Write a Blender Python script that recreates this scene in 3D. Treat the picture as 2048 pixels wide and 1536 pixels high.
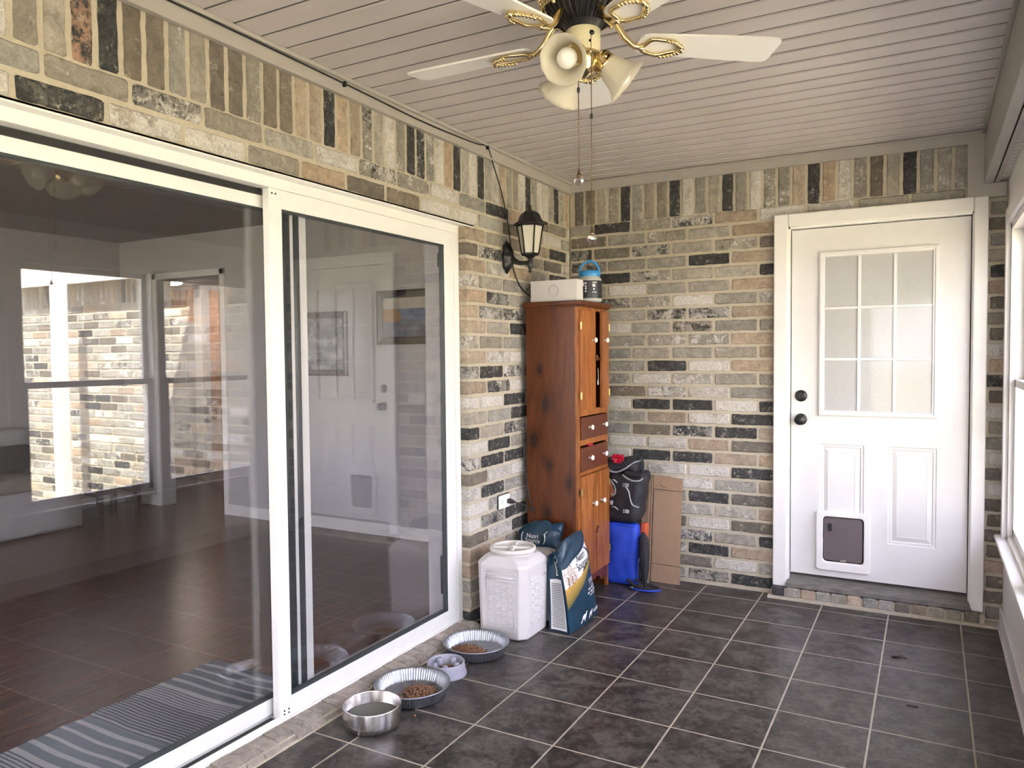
import bpy, bmesh, math, random
from mathutils import Vector, Matrix, noise
random.seed(7)
for o in list(bpy.data.objects): bpy.data.objects.remove(o)
SC = bpy.context.scene
COL = SC.collection
R = math.radians

# ---------------------------------------------------------------- camera
cam = bpy.data.cameras.new('camera'); camo = bpy.data.objects.new('camera', cam); COL.objects.link(camo)
SC.camera = camo
F_PX, YAW, PITCH, ROLL = 1517.04, .5040, -.0380, -.0091
cam.sensor_fit = 'HORIZONTAL'; cam.sensor_width = 36; cam.lens = 36 * F_PX / 2048
cam.clip_start = .05; cam.clip_end = 400
cyw, syw = math.cos(YAW), math.sin(YAW); cpt, spt = math.cos(PITCH), math.sin(PITCH)
fw = Vector((-syw * cpt, cyw * cpt, spt)); ri = Vector((cyw, syw, 0)); up = ri.cross(fw)
rr = ri * math.cos(ROLL) + up * math.sin(ROLL); uu = up * math.cos(ROLL) - ri * math.sin(ROLL)
mw = Matrix((rr, uu, -fw)).transposed().to_4x4(); mw.translation = Vector((2.1283, -4.6822, 1.4428))
camo.matrix_world = mw

# ---------------------------------------------------------------- sky, sun, exposure
SC.view_settings.view_transform = 'Standard'
SC.view_settings.look = 'None'
SC.view_settings.gamma = 1
SC.view_settings.use_curve_mapping = False
SC.view_settings.exposure = 2.0
SKY = 4.2
w = bpy.data.worlds.new('sky'); SC.world = w; w.use_nodes = True
nt = w.node_tree; nt.nodes.clear()
wo = nt.nodes.new('ShaderNodeOutputWorld'); bg = nt.nodes.new('ShaderNodeBackground')
tc = nt.nodes.new('ShaderNodeTexCoord'); sx = nt.nodes.new('ShaderNodeSeparateXYZ'); cr = nt.nodes.new('ShaderNodeValToRGB')
nt.links.new(tc.outputs['Generated'], sx.inputs[0]); nt.links.new(sx.outputs['Z'], cr.inputs[0])
cr.color_ramp.elements[0].position = 0.0; cr.color_ramp.elements[0].color = (.97, .92, 1.0, 1)
cr.color_ramp.elements[1].position = .75; cr.color_ramp.elements[1].color = (.72, .72, 1.0, 1)
nt.links.new(cr.outputs[0], bg.inputs[0]); bg.inputs[1].default_value = SKY; nt.links.new(bg.outputs[0], wo.inputs[0])
SUNDIR = Vector((-.35, -.6, .95)).normalized()          # towards the sun
sl = bpy.data.lights.new('sun', 'SUN'); sl.energy = 17; sl.angle = R(1.0); sl.color = (1, .95, .84)
so = bpy.data.objects.new('sun', sl); COL.objects.link(so)
so.rotation_euler = SUNDIR.to_track_quat('Z', 'Y').to_euler(); so.location = (0, 0, 12)

# ---------------------------------------------------------------- materials
def newmat(name):
    m = bpy.data.materials.new(name); m.use_nodes = True
    nt = m.node_tree; nt.nodes.clear()
    out = nt.nodes.new('ShaderNodeOutputMaterial'); b = nt.nodes.new('ShaderNodeBsdfPrincipled')
    nt.links.new(b.outputs[0], out.inputs[0]); return m, nt, b, out
def N(nt, t, **kw):
    n = nt.nodes.new('ShaderNode' + t)
    for k, v in kw.items():
        if k.startswith('i_'):
            key = k[2:]; key = int(key) if key.isdigit() else key.replace('_', ' ')
            n.inputs[key].default_value = v
        else: setattr(n, k, v)
    return n
def math_(nt, op, a, b=None, clamp=False, c=None):
    n = nt.nodes.new('ShaderNodeMath'); n.operation = op; n.use_clamp = clamp
    for i, v in enumerate((a, b, c)):
        if v is None: continue
        if isinstance(v, (int, float)): n.inputs[i].default_value = v
        else: nt.links.new(v, n.inputs[i])
    return n.outputs[0]
def mixc(nt, f, a, b, mode='MIX'):
    n = nt.nodes.new('ShaderNodeMix'); n.data_type = 'RGBA'; n.blend_type = mode
    for s, v in ((0, f), (6, a), (7, b)):
        if isinstance(v, (int, float)): n.inputs[s].default_value = v
        elif isinstance(v, tuple): n.inputs[s].default_value = (*v[:3], 1)
        else: nt.links.new(v, n.inputs[s])
    return n.outputs[2]
def bump(nt, b, h, s=.3, d=.01):
    n = nt.nodes.new('ShaderNodeBump'); n.inputs['Strength'].default_value = s; n.inputs['Distance'].default_value = d
    nt.links.new(h, n.inputs['Height']); nt.links.new(n.outputs[0], b.inputs['Normal'])
def objco(nt, sc=(1, 1, 1)):
    t = nt.nodes.new('ShaderNodeTexCoord'); m = nt.nodes.new('ShaderNodeMapping'); m.inputs['Scale'].default_value = sc
    nt.links.new(t.outputs['Object'], m.inputs[0]); return m.outputs[0]
def nz(nt, co, s, d=4, r=.55, dist=0):
    n = nt.nodes.new('ShaderNodeTexNoise'); n.inputs['Scale'].default_value = s; n.inputs['Detail'].default_value = d
    n.inputs['Roughness'].default_value = r; n.inputs['Distortion'].default_value = dist
    nt.links.new(co, n.inputs['Vector']); return n.outputs[0]
MAT = {}
def simple(name, col, rough=.5, metal=0, var=.12, vs=12, bmp=0, bs=60, sc=(1, 1, 1), spec=.5, coat=0, aniso=0):
    m, nt, b, out = newmat(name)
    co = objco(nt, sc); n1 = nz(nt, co, vs)
    c2 = tuple(min(1, c * (1 + var)) for c in col); c1 = tuple(c * (1 - var) for c in col)
    cr = nt.nodes.new('ShaderNodeMapRange'); cr.inputs[1].default_value = .3; cr.inputs[2].default_value = .7
    nt.links.new(n1, cr.inputs[0])
    nt.links.new(mixc(nt, cr.outputs[0], c1, c2), b.inputs['Base Color'])
    b.inputs['Roughness'].default_value = rough; b.inputs['Metallic'].default_value = metal
    b.inputs['Specular IOR Level'].default_value = spec; b.inputs['Coat Weight'].default_value = coat
    if bmp: bump(nt, b, nz(nt, co, bs), bmp, .004)
    MAT[name] = m; return m
simple('white_paint', (.80, .79, .78), .35, var=.02)
simple('door_paint', (.70, .69, .69), .35, var=.02)
simple('white_aluminium', (.78, .78, .77), .3, var=.02)
simple('ivory', (.72, .66, .46), .35, var=.03)
simple('grey_trim', (.40, .375, .35), .4, var=.03)
simple('soffit', (.575, .53, .53), .32, var=.03, vs=3)
simple('soffit_dark', (.10, .095, .09), .6)
simple('beam_wrap', (.34, .335, .30), .45, var=.05, bmp=.15, bs=200)
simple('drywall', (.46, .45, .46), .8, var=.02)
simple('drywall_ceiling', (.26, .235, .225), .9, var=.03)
simple('black_metal', (.008, .008, .009), .35, var=.2)
simple('black_rubber', (.012, .012, .013), .55)
simple('gasket', (.035, .045, .05), .4)
simple('brass', (.82, .66, .36), .18, metal=1, var=.15, vs=40)
simple('hinge_brass', (.50, .38, .17), .3, metal=1, var=.2, vs=80)
simple('antique_brass', (.20, .14, .08), .35, metal=1, var=.2, vs=60)
simple('steel', (.64, .62, .62), .22, metal=1, var=.02, vs=5, sc=(1, 1, 30))
simple('galvanised', (.40, .42, .47), .42, metal=1, var=.10, vs=30)
simple('porcelain', (.85, .84, .80), .12, var=.02)
simple('bin_plastic', (.62, .60, .61), .38, var=.03, vs=5)
simple('lid_plastic', (.60, .58, .55), .4, var=.03)
simple('lavender_plastic', (.31, .31, .38), .4, var=.04)
simple('kibble', (.21, .105, .055), .75, var=.35, vs=90, bmp=.4, bs=300)
simple('cardboard', (.33, .215, .14), .8, var=.06, vs=4, sc=(30, 30, 1))
simple('black_nylon', (.016, .016, .022), .7, bmp=.3, bs=400, vs=10, var=.3)
simple('grey_strap', (.30, .31, .34), .6, bmp=.2, bs=300)
simple('blue_fabric', (.015, .06, .55), .6, var=.15, vs=9, bmp=.15, bs=30)
simple('orange_fabric', (.50, .085, .03), .65, var=.1)
simple('brown_leather', (.26, .075, .03), .5, var=.15)
simple('red_foil', (.45, .005, .03), .25, var=.4, vs=60, bmp=.6, bs=90)
simple('navy_film', (.009, .038, .070), .32, var=.25, vs=7, bmp=.5, bs=9)
simple('white_print', (.78, .78, .78), .45, var=.03)
simple('dark_print', (.02, .03, .04), .5)
simple('blue_plastic', (.03, .24, .55), .35, var=.05)
simple('grey_plastic', (.42, .42, .40), .4, var=.03)
simple('jug_label', (.012, .013, .018), .35)
simple('white_card', (.62, .60, .59), .5, var=.02)
simple('soft_line', (.16, .155, .15), .6)
simple('sofa_fabric', (.42, .42, .42), .85, var=.06, bmp=.3, bs=150)
simple('tan_fabric', (.26, .23, .19), .85, var=.1)
simple('dark_wood', (.050, .016, .011), .35, var=.3, vs=5, sc=(1, 1, 8))
simple('grey_wood', (.14, .12, .11), .55, var=.3)
simple('paper', (.70, .70, .70), .7, var=.02)
simple('orange_card', (.50, .20, .07), .6, var=.2, vs=14)
simple('trim_wood', (.42, .19, .09), .5, var=.2)
simple('threshold', (.165, .155, .14), .55, var=.35, vs=14, sc=(1, 6, 1), bmp=.3, bs=60)
simple('bark', (.10, .07, .05), .9, bmp=.5, bs=20)
simple('leaf_and_fold_shade', (.10, .07, .05), .9)  # brown of the dry leaves, also shade painted along cardboard folds
simple('lamp_glass_unlit', (.56, .54, .46), .4, var=.05)
simple('baseboard', (.60, .58, .60), .4, var=.02)
simple('roof', (.12, .11, .10), .9)

def leafmat(name, a, bcol):
    m, nt, b, out = newmat(name); co = objco(nt)
    nt.links.new(mixc(nt, nz(nt, co, 3.0), a, bcol), b.inputs['Base Color']); b.inputs['Roughness'].default_value = .6
    t = nt.nodes.new('ShaderNodeBsdfTranslucent'); t.inputs[0].default_value = (*bcol, 1)
    ms = nt.nodes.new('ShaderNodeMixShader'); ms.inputs[0].default_value = .35
    nt.links.new(b.outputs[0], ms.inputs[1]); nt.links.new(t.outputs[0], ms.inputs[2]); nt.links.new(ms.outputs[0], out.inputs[0])
    MAT[name] = m
leafmat('leaves', (.05, .12, .015), (.16, .26, .03))
simple('lawn', (.37, .325, .195), .9, var=.35, vs=4, bmp=.5, bs=30)

def glassmat(name, tint, boost=1.0, wave=0):
    """clear pane: transparent, with a Fresnel mirror on every face"""
    m, nt, b, out = newmat(name); nt.nodes.remove(b)
    g = nt.nodes.new('ShaderNodeNewGeometry'); d = nt.nodes.new('ShaderNodeVectorMath'); d.operation = 'DOT_PRODUCT'
    nt.links.new(g.outputs['Incoming'], d.inputs[0]); nt.links.new(g.outputs['Normal'], d.inputs[1])
    c = math_(nt, 'ABSOLUTE', d.outputs['Value']); p = math_(nt, 'POWER', math_(nt, 'SUBTRACT', 1.0, c), 5.0)
    f = math_(nt, 'MULTIPLY_ADD', p, .95 * boost, clamp=True, c=.045 * boost)
    tr = nt.nodes.new('ShaderNodeBsdfTransparent'); tr.inputs[0].default_value = (*tint, 1)
    gl = nt.nodes.new('ShaderNodeBsdfGlossy'); gl.inputs['Roughness'].default_value = 0.0; gl.inputs[0].default_value = (1, 1, 1, 1)
    if wave:
        co = objco(nt, (1, 1.6, .8)); bp = nt.nodes.new('ShaderNodeBump'); bp.inputs['Strength'].default_value = wave; bp.inputs['Distance'].default_value = .004
        nt.links.new(nz(nt, co, 2.2, 1), bp.inputs['Height']); nt.links.new(bp.outputs[0], gl.inputs['Normal'])
    ms = nt.nodes.new('ShaderNodeMixShader'); nt.links.new(f, ms.inputs[0]); nt.links.new(tr.outputs[0], ms.inputs[1]); nt.links.new(gl.outputs[0], ms.inputs[2])
    nt.links.new(ms.outputs[0], out.inputs[0]); MAT[name] = m
glassmat('door_glass', (.93, .93, .94), 1.75, .05)
glassmat('window_glass', (.96, .97, .96), 1.0)
glassmat('crystal', (.93, .90, .92), 4.0)

def frosted():
    m, nt, b, out = newmat('frosted_glass'); co = objco(nt)
    b.inputs['Base Color'].default_value = (.40, .40, .39, 1); b.inputs['Roughness'].default_value = .30
    b.inputs['Specular IOR Level'].default_value = .9; b.inputs['Coat Weight'].default_value = .45; b.inputs['Coat Roughness'].default_value = .05
    bump(nt, b, nz(nt, co, 55, 3, .6, 1.5), .35, .004); MAT['frosted_glass'] = m
frosted()
def shade_glass():
    m, nt, b, out = newmat('shade_glass'); co = objco(nt)
    b.inputs['Base Color'].default_value = (.78, .74, .64, 1); b.inputs['Roughness'].default_value = .35
    t = nt.nodes.new('ShaderNodeBsdfTranslucent'); t.inputs[0].default_value = (.82, .78, .68, 1)
    tp = nt.nodes.new('ShaderNodeBsdfTransparent')
    ms = nt.nodes.new('ShaderNodeMixShader'); ms.inputs[0].default_value = .35
    m2 = nt.nodes.new('ShaderNodeMixShader'); m2.inputs[0].default_value = .12
    nt.links.new(b.outputs[0], ms.inputs[1]); nt.links.new(t.outputs[0], ms.inputs[2])
    nt.links.new(ms.outputs[0], m2.inputs[1]); nt.links.new(tp.outputs[0], m2.inputs[2]); nt.links.new(m2.outputs[0], out.inputs[0]); MAT['shade_glass'] = m
shade_glass()
def flapmat():
    m, nt, b, out = newmat('smoked_flap'); b.inputs['Base Color'].default_value = (.14, .115, .12, 1); b.inputs['Roughness'].default_value = .12
    co = objco(nt); bump(nt, b, nz(nt, co, 6, 2), .15, .01); MAT['smoked_flap'] = m
flapmat()
def watermat():
    m, nt, b, out = newmat('water'); b.inputs['Base Color'].default_value = (.17, .18, .165, 1); b.inputs['Roughness'].default_value = .03
    b.inputs['Metallic'].default_value = .3; MAT['water'] = m
watermat()

def brickmat():
    m, nt, b, out = newmat('brick')
    g = nt.nodes.new('ShaderNodeNewGeometry')
    a1 = N(nt, 'Attribute', attribute_name='bcol'); a2 = N(nt, 'Attribute', attribute_name='bpar')
    s = nt.nodes.new('ShaderNodeSeparateColor'); nt.links.new(a2.outputs['Color'], s.inputs[0])
    off = nt.nodes.new('ShaderNodeVectorMath'); off.operation = 'SCALE'; off.inputs[0].default_value = (37., 91., 53.)
    nt.links.new(s.outputs[2], off.inputs['Scale'])
    ad = nt.nodes.new('ShaderNodeVectorMath'); ad.operation = 'ADD'; nt.links.new(g.outputs['Position'], ad.inputs[0]); nt.links.new(off.outputs[0], ad.inputs[1])
    co = ad.outputs[0]
    def mask(amt, sc, dist, det=5, bias=.72, sharp=11.0, fine_=.35):
        n = math_(nt, 'ADD', math_(nt, 'MULTIPLY', nz(nt, co, sc, det, .6, dist), 1 - fine_), math_(nt, 'MULTIPLY', nz(nt, co, sc * 6, 4, .65), fine_))
        return math_(nt, 'MULTIPLY', math_(nt, 'SUBTRACT', n, math_(nt, 'SUBTRACT', bias, math_(nt, 'MULTIPLY', amt, .38))), sharp, True)
    tone = math_(nt, 'MULTIPLY_ADD', nz(nt, co, 20, 8, .72, .6), 1.9, c=.05)
    fine = math_(nt, 'MULTIPLY_ADD', nz(nt, co, 110, 5, .7, 1.5), 1.0, c=.5)
    tn = math_(nt, 'MULTIPLY', tone, fine)
    vs = nt.nodes.new('ShaderNodeVectorMath'); vs.operation = 'SCALE'; nt.links.new(a1.outputs['Color'], vs.inputs[0]); nt.links.new(tn, vs.inputs['Scale'])
    dcol = mixc(nt, math_(nt, 'MULTIPLY_ADD', nz(nt, co, 40, 7, .75, 1.0), 3.0, True, c=-1.25), (.016, .018, .020), (.105, .102, .100))
    c = mixc(nt, mask(s.outputs[1], 11, .6), vs.outputs[0], dcol)
    wm = mask(s.outputs[0], 14, .5, sharp=12.0, fine_=.42)
    wcol = mixc(nt, math_(nt, 'MULTIPLY_ADD', nz(nt, co, 55, 6, .75, 2.0), 2.2, True, c=-.6), (.30, .28, .25), (.84, .81, .77))
    c = mixc(nt, wm, c, wcol)
    c = mixc(nt, math_(nt, 'MULTIPLY', math_(nt, 'SUBTRACT', nz(nt, co, 30, 7, .75), .565), 8.0, True), c, (.46, .42, .34))
    nt.links.new(c, b.inputs['Base Color']); b.inputs['Roughness'].default_value = .72
    h = math_(nt, 'ADD', nz(nt, co, 70, 6, .7), math_(nt, 'MULTIPLY', wm, .5)); bump(nt, b, h, 1.0, .006)
    MAT['brick'] = m
    m, nt, b, out = newmat('mortar'); g = nt.nodes.new('ShaderNodeNewGeometry')
    n = nz(nt, g.outputs['Position'], 40, 6, .7)
    nt.links.new(mixc(nt, n, (.36, .315, .24), (.58, .53, .43)), b.inputs['Base Color']); b.inputs['Roughness'].default_value = .95
    bump(nt, b, nz(nt, g.outputs['Position'], 120, 4), .6, .004); MAT['mortar'] = m
brickmat()

def woodmat(name, a, b_, knots=0, seedv=0, rough=.3):
    m, nt, b, out = newmat(name); g = nt.nodes.new('ShaderNodeNewGeometry')
    mp = nt.nodes.new('ShaderNodeMapping'); mp.inputs['Scale'].default_value = (9, 9, 1.1); mp.inputs['Location'].default_value = (seedv, seedv * 2, seedv * 3)
    nt.links.new(g.outputs['Position'], mp.inputs[0])
    gr = nz(nt, mp.outputs[0], 3.0, 6, .6, 1.2)
    mp2 = nt.nodes.new('ShaderNodeMapping'); mp2.inputs['Scale'].default_value = (60, 60, 2.0); nt.links.new(g.outputs['Position'], mp2.inputs[0])
    fi = nz(nt, mp2.outputs[0], 4.0, 3)
    mr = nt.nodes.new('ShaderNodeMapRange'); mr.inputs[1].default_value = .32; mr.inputs[2].default_value = .68; nt.links.new(gr, mr.inputs[0])
    c = mixc(nt, mr.outputs[0], a, b_); c = mixc(nt, math_(nt, 'MULTIPLY', fi, .35), c, tuple(x * .35 for x in a))
    if knots:
        for (ky, kz, kr) in knots:
            sp = nt.nodes.new('ShaderNodeVectorMath'); sp.operation = 'DISTANCE'
            sc = nt.nodes.new('ShaderNodeVectorMath'); sc.operation = 'MULTIPLY'; sc.inputs[1].default_value = (1, 0, .62); nt.links.new(g.outputs['Position'], sc.inputs[0])
            nt.links.new(sc.outputs[0], sp.inputs[0]); sp.inputs[1].default_value = (ky, 0, kz * .62)
            dd = math_(nt, 'ADD', sp.outputs['Value'], math_(nt, 'MULTIPLY', math_(nt, 'SUBTRACT', gr, .5), .022))
            halo = nt.nodes.new('ShaderNodeMapRange'); halo.inputs[1].default_value = kr * 2.6; halo.inputs[2].default_value = kr * .9; halo.inputs[4].default_value = .55; nt.links.new(dd, halo.inputs[0])
            core = nt.nodes.new('ShaderNodeMapRange'); core.inputs[1].default_value = kr * .95; core.inputs[2].default_value = kr * .80; core.inputs[4].default_value = .9; nt.links.new(dd, core.inputs[0])
            c = mixc(nt, halo.outputs[0], c, tuple(x * .38 for x in a)); c = mixc(nt, core.outputs[0], c, (.022, .008, .006))
    nt.links.new(c, b.inputs['Base Color']); b.inputs['Roughness'].default_value = .42; b.inputs['Specular IOR Level'].default_value = .35; b.inputs['Coat Weight'].default_value = .08; b.inputs['Coat Roughness'].default_value = .2
    bump(nt, b, gr, .15, .004); MAT[name] = m
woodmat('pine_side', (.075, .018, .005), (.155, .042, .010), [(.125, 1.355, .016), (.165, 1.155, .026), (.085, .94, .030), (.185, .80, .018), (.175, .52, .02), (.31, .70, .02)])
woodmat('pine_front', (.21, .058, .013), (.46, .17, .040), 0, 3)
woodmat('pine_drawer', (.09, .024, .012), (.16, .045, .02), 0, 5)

def tilefloor():
    m, nt, b, out = newmat('slate_tile'); g = nt.nodes.new('ShaderNodeNewGeometry'); s = nt.nodes.new('ShaderNodeSeparateXYZ'); nt.links.new(g.outputs['Position'], s.inputs[0])
    P = .3400
    ux = math_(nt, 'DIVIDE', math_(nt, 'SUBTRACT', s.outputs[0], .242), P); uy = math_(nt, 'DIVIDE', math_(nt, 'SUBTRACT', s.outputs[1], -2.546), P * .9945)
    def edge(u):
        f = math_(nt, 'FRACT', math_(nt, 'ADD', u, 60.)); return math_(nt, 'MINIMUM', f, math_(nt, 'SUBTRACT', 1., f))
    e = math_(nt, 'MINIMUM', edge(ux), edge(uy))
    wob = math_(nt, 'MULTIPLY', math_(nt, 'SUBTRACT', nz(nt, g.outputs['Position'], 25, 3), .5), .006)
    gm = nt.nodes.new('ShaderNodeMapRange'); gm.inputs[1].default_value = .0125; gm.inputs[2].default_value = .0085
    nt.links.new(math_(nt, 'ADD', e, wob), gm.inputs[0])
    cx = nt.nodes.new('ShaderNodeCombineXYZ'); nt.links.new(math_(nt, 'FLOOR', ux), cx.inputs[0]); nt.links.new(math_(nt, 'FLOOR', uy), cx.inputs[1])
    wn = nt.nodes.new('ShaderNodeTexWhiteNoise'); nt.links.new(cx.outputs[0], wn.inputs[0])
    sc = nt.nodes.new('ShaderNodeVectorMath'); sc.operation = 'SCALE'; sc.inputs['Scale'].default_value = 9; nt.links.new(wn.outputs['Color'], sc.inputs[0])
    ad = nt.nodes.new('ShaderNodeVectorMath'); ad.operation = 'ADD'; nt.links.new(sc.outputs[0], ad.inputs[0]); nt.links.new(g.outputs['Position'], ad.inputs[1])
    n1 = nz(nt, ad.outputs[0], 9, 8, .68, .6); n2 = nz(nt, ad.outputs[0], 45, 5, .7, .4); n3 = nz(nt, ad.outputs[0], 4, 3)
    mr = nt.nodes.new('ShaderNodeMapRange'); mr.inputs[1].default_value = .44; mr.inputs[2].default_value = .58; nt.links.new(math_(nt, 'MULTIPLY_ADD', n2, .45, c=math_(nt, 'MULTIPLY', n1, .55)), mr.inputs[0])
    c = mixc(nt, mr.outputs[0], (.012, .0115, .0115), (.108, .099, .090))
    c = mixc(nt, math_(nt, 'MULTIPLY', n3, .45), c, (.060, .042, .038))
    c = mixc(nt, gm.outputs[0], c, mixc(nt, n2, (.30, .265, .21), (.50, .45, .37)))
    nt.links.new(c, b.inputs['Base Color'])
    b.inputs['Specular IOR Level'].default_value = .38
    nt.links.new(math_(nt, 'MULTIPLY_ADD', gm.outputs[0], .35, c=math_(nt, 'MULTIPLY_ADD', n2, .40, c=.16)), b.inputs['Roughness'])
    bump(nt, b, math_(nt, 'SUBTRACT', math_(nt, 'MULTIPLY', n1, .35), gm.outputs[0]), .35, .004); MAT['slate_tile'] = m
tilefloor()
def plankfloor():
    m, nt, b, out = newmat('plank_tile'); g = nt.nodes.new('ShaderNodeNewGeometry'); s = nt.nodes.new('ShaderNodeSeparateXYZ'); nt.links.new(g.outputs['Position'], s.inputs[0])
    ux = math_(nt, 'DIVIDE', s.outputs[0], .2); row = math_(nt, 'FLOOR', ux)
    uy = math_(nt, 'ADD', math_(nt, 'DIVIDE', s.outputs[1], 1.2), math_(nt, 'MULTIPLY', row, .37))
    def edge(u, k):
        f = math_(nt, 'FRACT', math_(nt, 'ADD', u, 60.)); return math_(nt, 'MULTIPLY', math_(nt, 'MINIMUM', f, math_(nt, 'SUBTRACT', 1., f)), k)
    e = math_(nt, 'MINIMUM', edge(ux, .2), edge(uy, 1.2))
    gm = nt.nodes.new('ShaderNodeMapRange'); gm.inputs[1].default_value = .0022; gm.inputs[2].default_value = .001; nt.links.new(e, gm.inputs[0])
    mp = nt.nodes.new('ShaderNodeMapping'); mp.inputs['Scale'].default_value = (22, 1.6, 1); nt.links.new(g.outputs['Position'], mp.inputs[0])
    n1 = nz(nt, mp.outputs[0], 1.6, 6, .65, .3)
    mr = nt.nodes.new('ShaderNodeMapRange'); mr.inputs[1].default_value = .3; mr.inputs[2].default_value = .7; nt.links.new(n1, mr.inputs[0])
    c = mixc(nt, mr.outputs[0], (.050, .018, .008), (.140, .054, .024))
    c = mixc(nt, math_(nt, 'MULTIPLY', gm.outputs[0], .5), c, (.20, .13, .10)); nt.links.new(c, b.inputs['Base Color'])
    b.inputs['Roughness'].default_value = .23; bump(nt, b, nz(nt, g.outputs['Position'], 70, 4), .30, .004); MAT['plank_tile'] = m
plankfloor()
def vcolmat(name, rough=.5, bmp=0):
    m, nt, b, out = newmat(name); a = N(nt, 'Attribute', attribute_name='vcol'); co = objco(nt)
    nt.links.new(mixc(nt, math_(nt, 'MULTIPLY', nz(nt, co, 40), .16), a.outputs['Color'], (.02, .02, .02)), b.inputs['Base Color']); b.inputs['Roughness'].default_value = rough
    if bmp: bump(nt, b, nz(nt, co, 180), bmp, .004)
    MAT[name] = m
vcolmat('print', .35); vcolmat('woven', .95, .6); vcolmat('canvas', .7)

# ---------------------------------------------------------------- mesh helpers
class MB:
    def __init__(s): s.v = []; s.f = []; s.sm = []; s.mi = []; s.cur = 0; s.fc = []; s.col = None
    def add(s, vs, fs, smooth=False):
        b = len(s.v); s.v += [Vector(v) for v in vs]
        for f in fs:
            s.f.append([b + i for i in f]); s.sm.append(smooth); s.mi.append(s.cur); s.fc.append(s.col)
        return s
    def box(s, a, b, bev=0):
        x0, x1 = sorted((a[0], b[0])); y0, y1 = sorted((a[1], b[1])); z0, z1 = sorted((a[2], b[2]))
        if bev <= 0:
            vs = [(x, y, z) for x in (x0, x1) for y in (y0, y1) for z in (z0, z1)]
            return s.add(vs, [(0, 1, 3, 2), (4, 6, 7, 5), (0, 4, 5, 1), (2, 3, 7, 6), (0, 2, 6, 4), (1, 5, 7, 3)])
        bm = bmesh.new(); bmesh.ops.create_cube(bm, size=1)
        for v in bm.verts: v.co = Vector((x0 + (v.co.x + .5) * (x1 - x0), y0 + (v.co.y + .5) * (y1 - y0), z0 + (v.co.z + .5) * (z1 - z0)))
        bev = min(bev, .45 * min(x1 - x0, y1 - y0, z1 - z0))
        bmesh.ops.bevel(bm, geom=bm.edges[:], offset=bev, segments=2, affect='EDGES', profile=.5)
        bm.verts.index_update(); s.add([v.co.copy() for v in bm.verts], [[v.index for v in f.verts] for f in bm.faces]); bm.free(); return s
    def lathe(s, prof, c=(0, 0, 0), n=32, axis=None, smooth=True, fn=None, cap=True):
        """prof: list of (radius, height) along the axis (default +Z)"""
        ax = Vector(axis).normalized() if axis else Vector((0, 0, 1)); q = Vector((0, 0, 1)).rotation_difference(ax); c = Vector(c)
        vs = []
        for (r, h) in prof:
            for k in range(n):
                t = 2 * math.pi * k / n; r2 = r if fn is None else fn(r, h, t); vs.append(c + q @ Vector((r2 * math.cos(t), r2 * math.sin(t), h)))
        fs = [[i * n + k, i * n + (k + 1) % n, (i + 1) * n + (k + 1) % n, (i + 1) * n + k] for i in range(len(prof) - 1) for k in range(n)]
        s.add(vs, fs, smooth)
        if cap:
            if prof[0][0] > 1e-6: s.add(vs[:n], [list(range(n))[::-1]])
            if prof[-1][0] > 1e-6: s.add(vs[-n:], [list(range(n))])
        return s
    def tube(s, pts, r, n=10, smooth=True, closed=False, flat=1.0, nrm=None):
        pts = [Vector(p) for p in pts]; L = len(pts); vs = []
        u = None
        for i, p in enumerate(pts):
            a = pts[(i - 1) % L] if (closed or i > 0) else p; b = pts[(i + 1) % L] if (closed or i < L - 1) else p
            d = (b - a).normalized()
            if nrm: u = Vector(nrm)
            elif u is None: u = Vector((0, 0, 1)) if abs(d.z) < .9 else Vector((1, 0, 0))
            w_ = d.cross(u).normalized(); u2 = w_.cross(d).normalized()
            if not nrm: u = u2
            rr_ = r[i] if isinstance(r, (list, tuple)) else r
            for k in range(n):
                t = 2 * math.pi * k / n; vs.append(p + w_ * (rr_ * math.cos(t)) + u2 * (rr_ * flat * math.sin(t)))
        m = L if closed else L - 1
        fs = [[i * n + k, i * n + (k + 1) % n, ((i + 1) % L) * n + (k + 1) % n, ((i + 1) % L) * n + k] for i in range(m) for k in range(n)]
        if not closed: fs += [list(range(n))[::-1], [(L - 1) * n + k for k in range(n)]]
        return s.add(vs, fs, smooth)
    def prism(s, poly, fn, t0, t1, smooth=False):
        """poly: 2-D outline, fn(a,b,t)->3-D"""
        n = len(poly); vs = [fn(a, b, t0) for a, b in poly] + [fn(a, b, t1) for a, b in poly]
        s.add(vs, [list(range(n))[::-1], list(range(n, 2 * n))]); return s.add(vs, [[k, (k + 1) % n, n + (k + 1) % n, n + k] for k in range(n)], smooth)
    def rbox(s, c, d, r, n=6, fn=None, smooth=True):
        """soft box with rounded edges; fn deforms a point given its unit coords"""
        hx, hy, hz = d[0] / 2, d[1] / 2, d[2] / 2; c = Vector(c); idx = {}; vs = []; fs = []
        def vert(p):
            k = tuple(round(x, 5) for x in p)
            if k not in idx:
                P = Vector((p[0] * hx, p[1] * hy, p[2] * hz)); r_ = min(r, hx, hy, hz)
                I = Vector((max(-hx + r_, min(hx - r_, P.x)), max(-hy + r_, min(hy - r_, P.y)), max(-hz + r_, min(hz - r_, P.z))))
                e = P - I
                if e.length > 1e-9: P = I + e.normalized() * r_
                if fn: P = fn(P, p)
                idx[k] = len(vs); vs.append(c + P)
            return idx[k]
        g = [-1 + 2 * i / n for i in range(n + 1)]
        g = [math.copysign(abs(t) ** .75, t) if t else 0 for t in g]
        for ax in range(3):
            for sgn in (-1, 1):
                for i in range(n):
                    for j in range(n):
                        q = []
                        for a, b in ((g[i], g[j]), (g[i + 1], g[j]), (g[i + 1], g[j + 1]), (g[i], g[j + 1])):
                            p = [0, 0, 0]; p[ax] = sgn; p[(ax + 1) % 3] = a; p[(ax + 2) % 3] = b; q.append(vert(p))
                        if sgn < 0: q.reverse()
                        fs.append(q)
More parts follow.
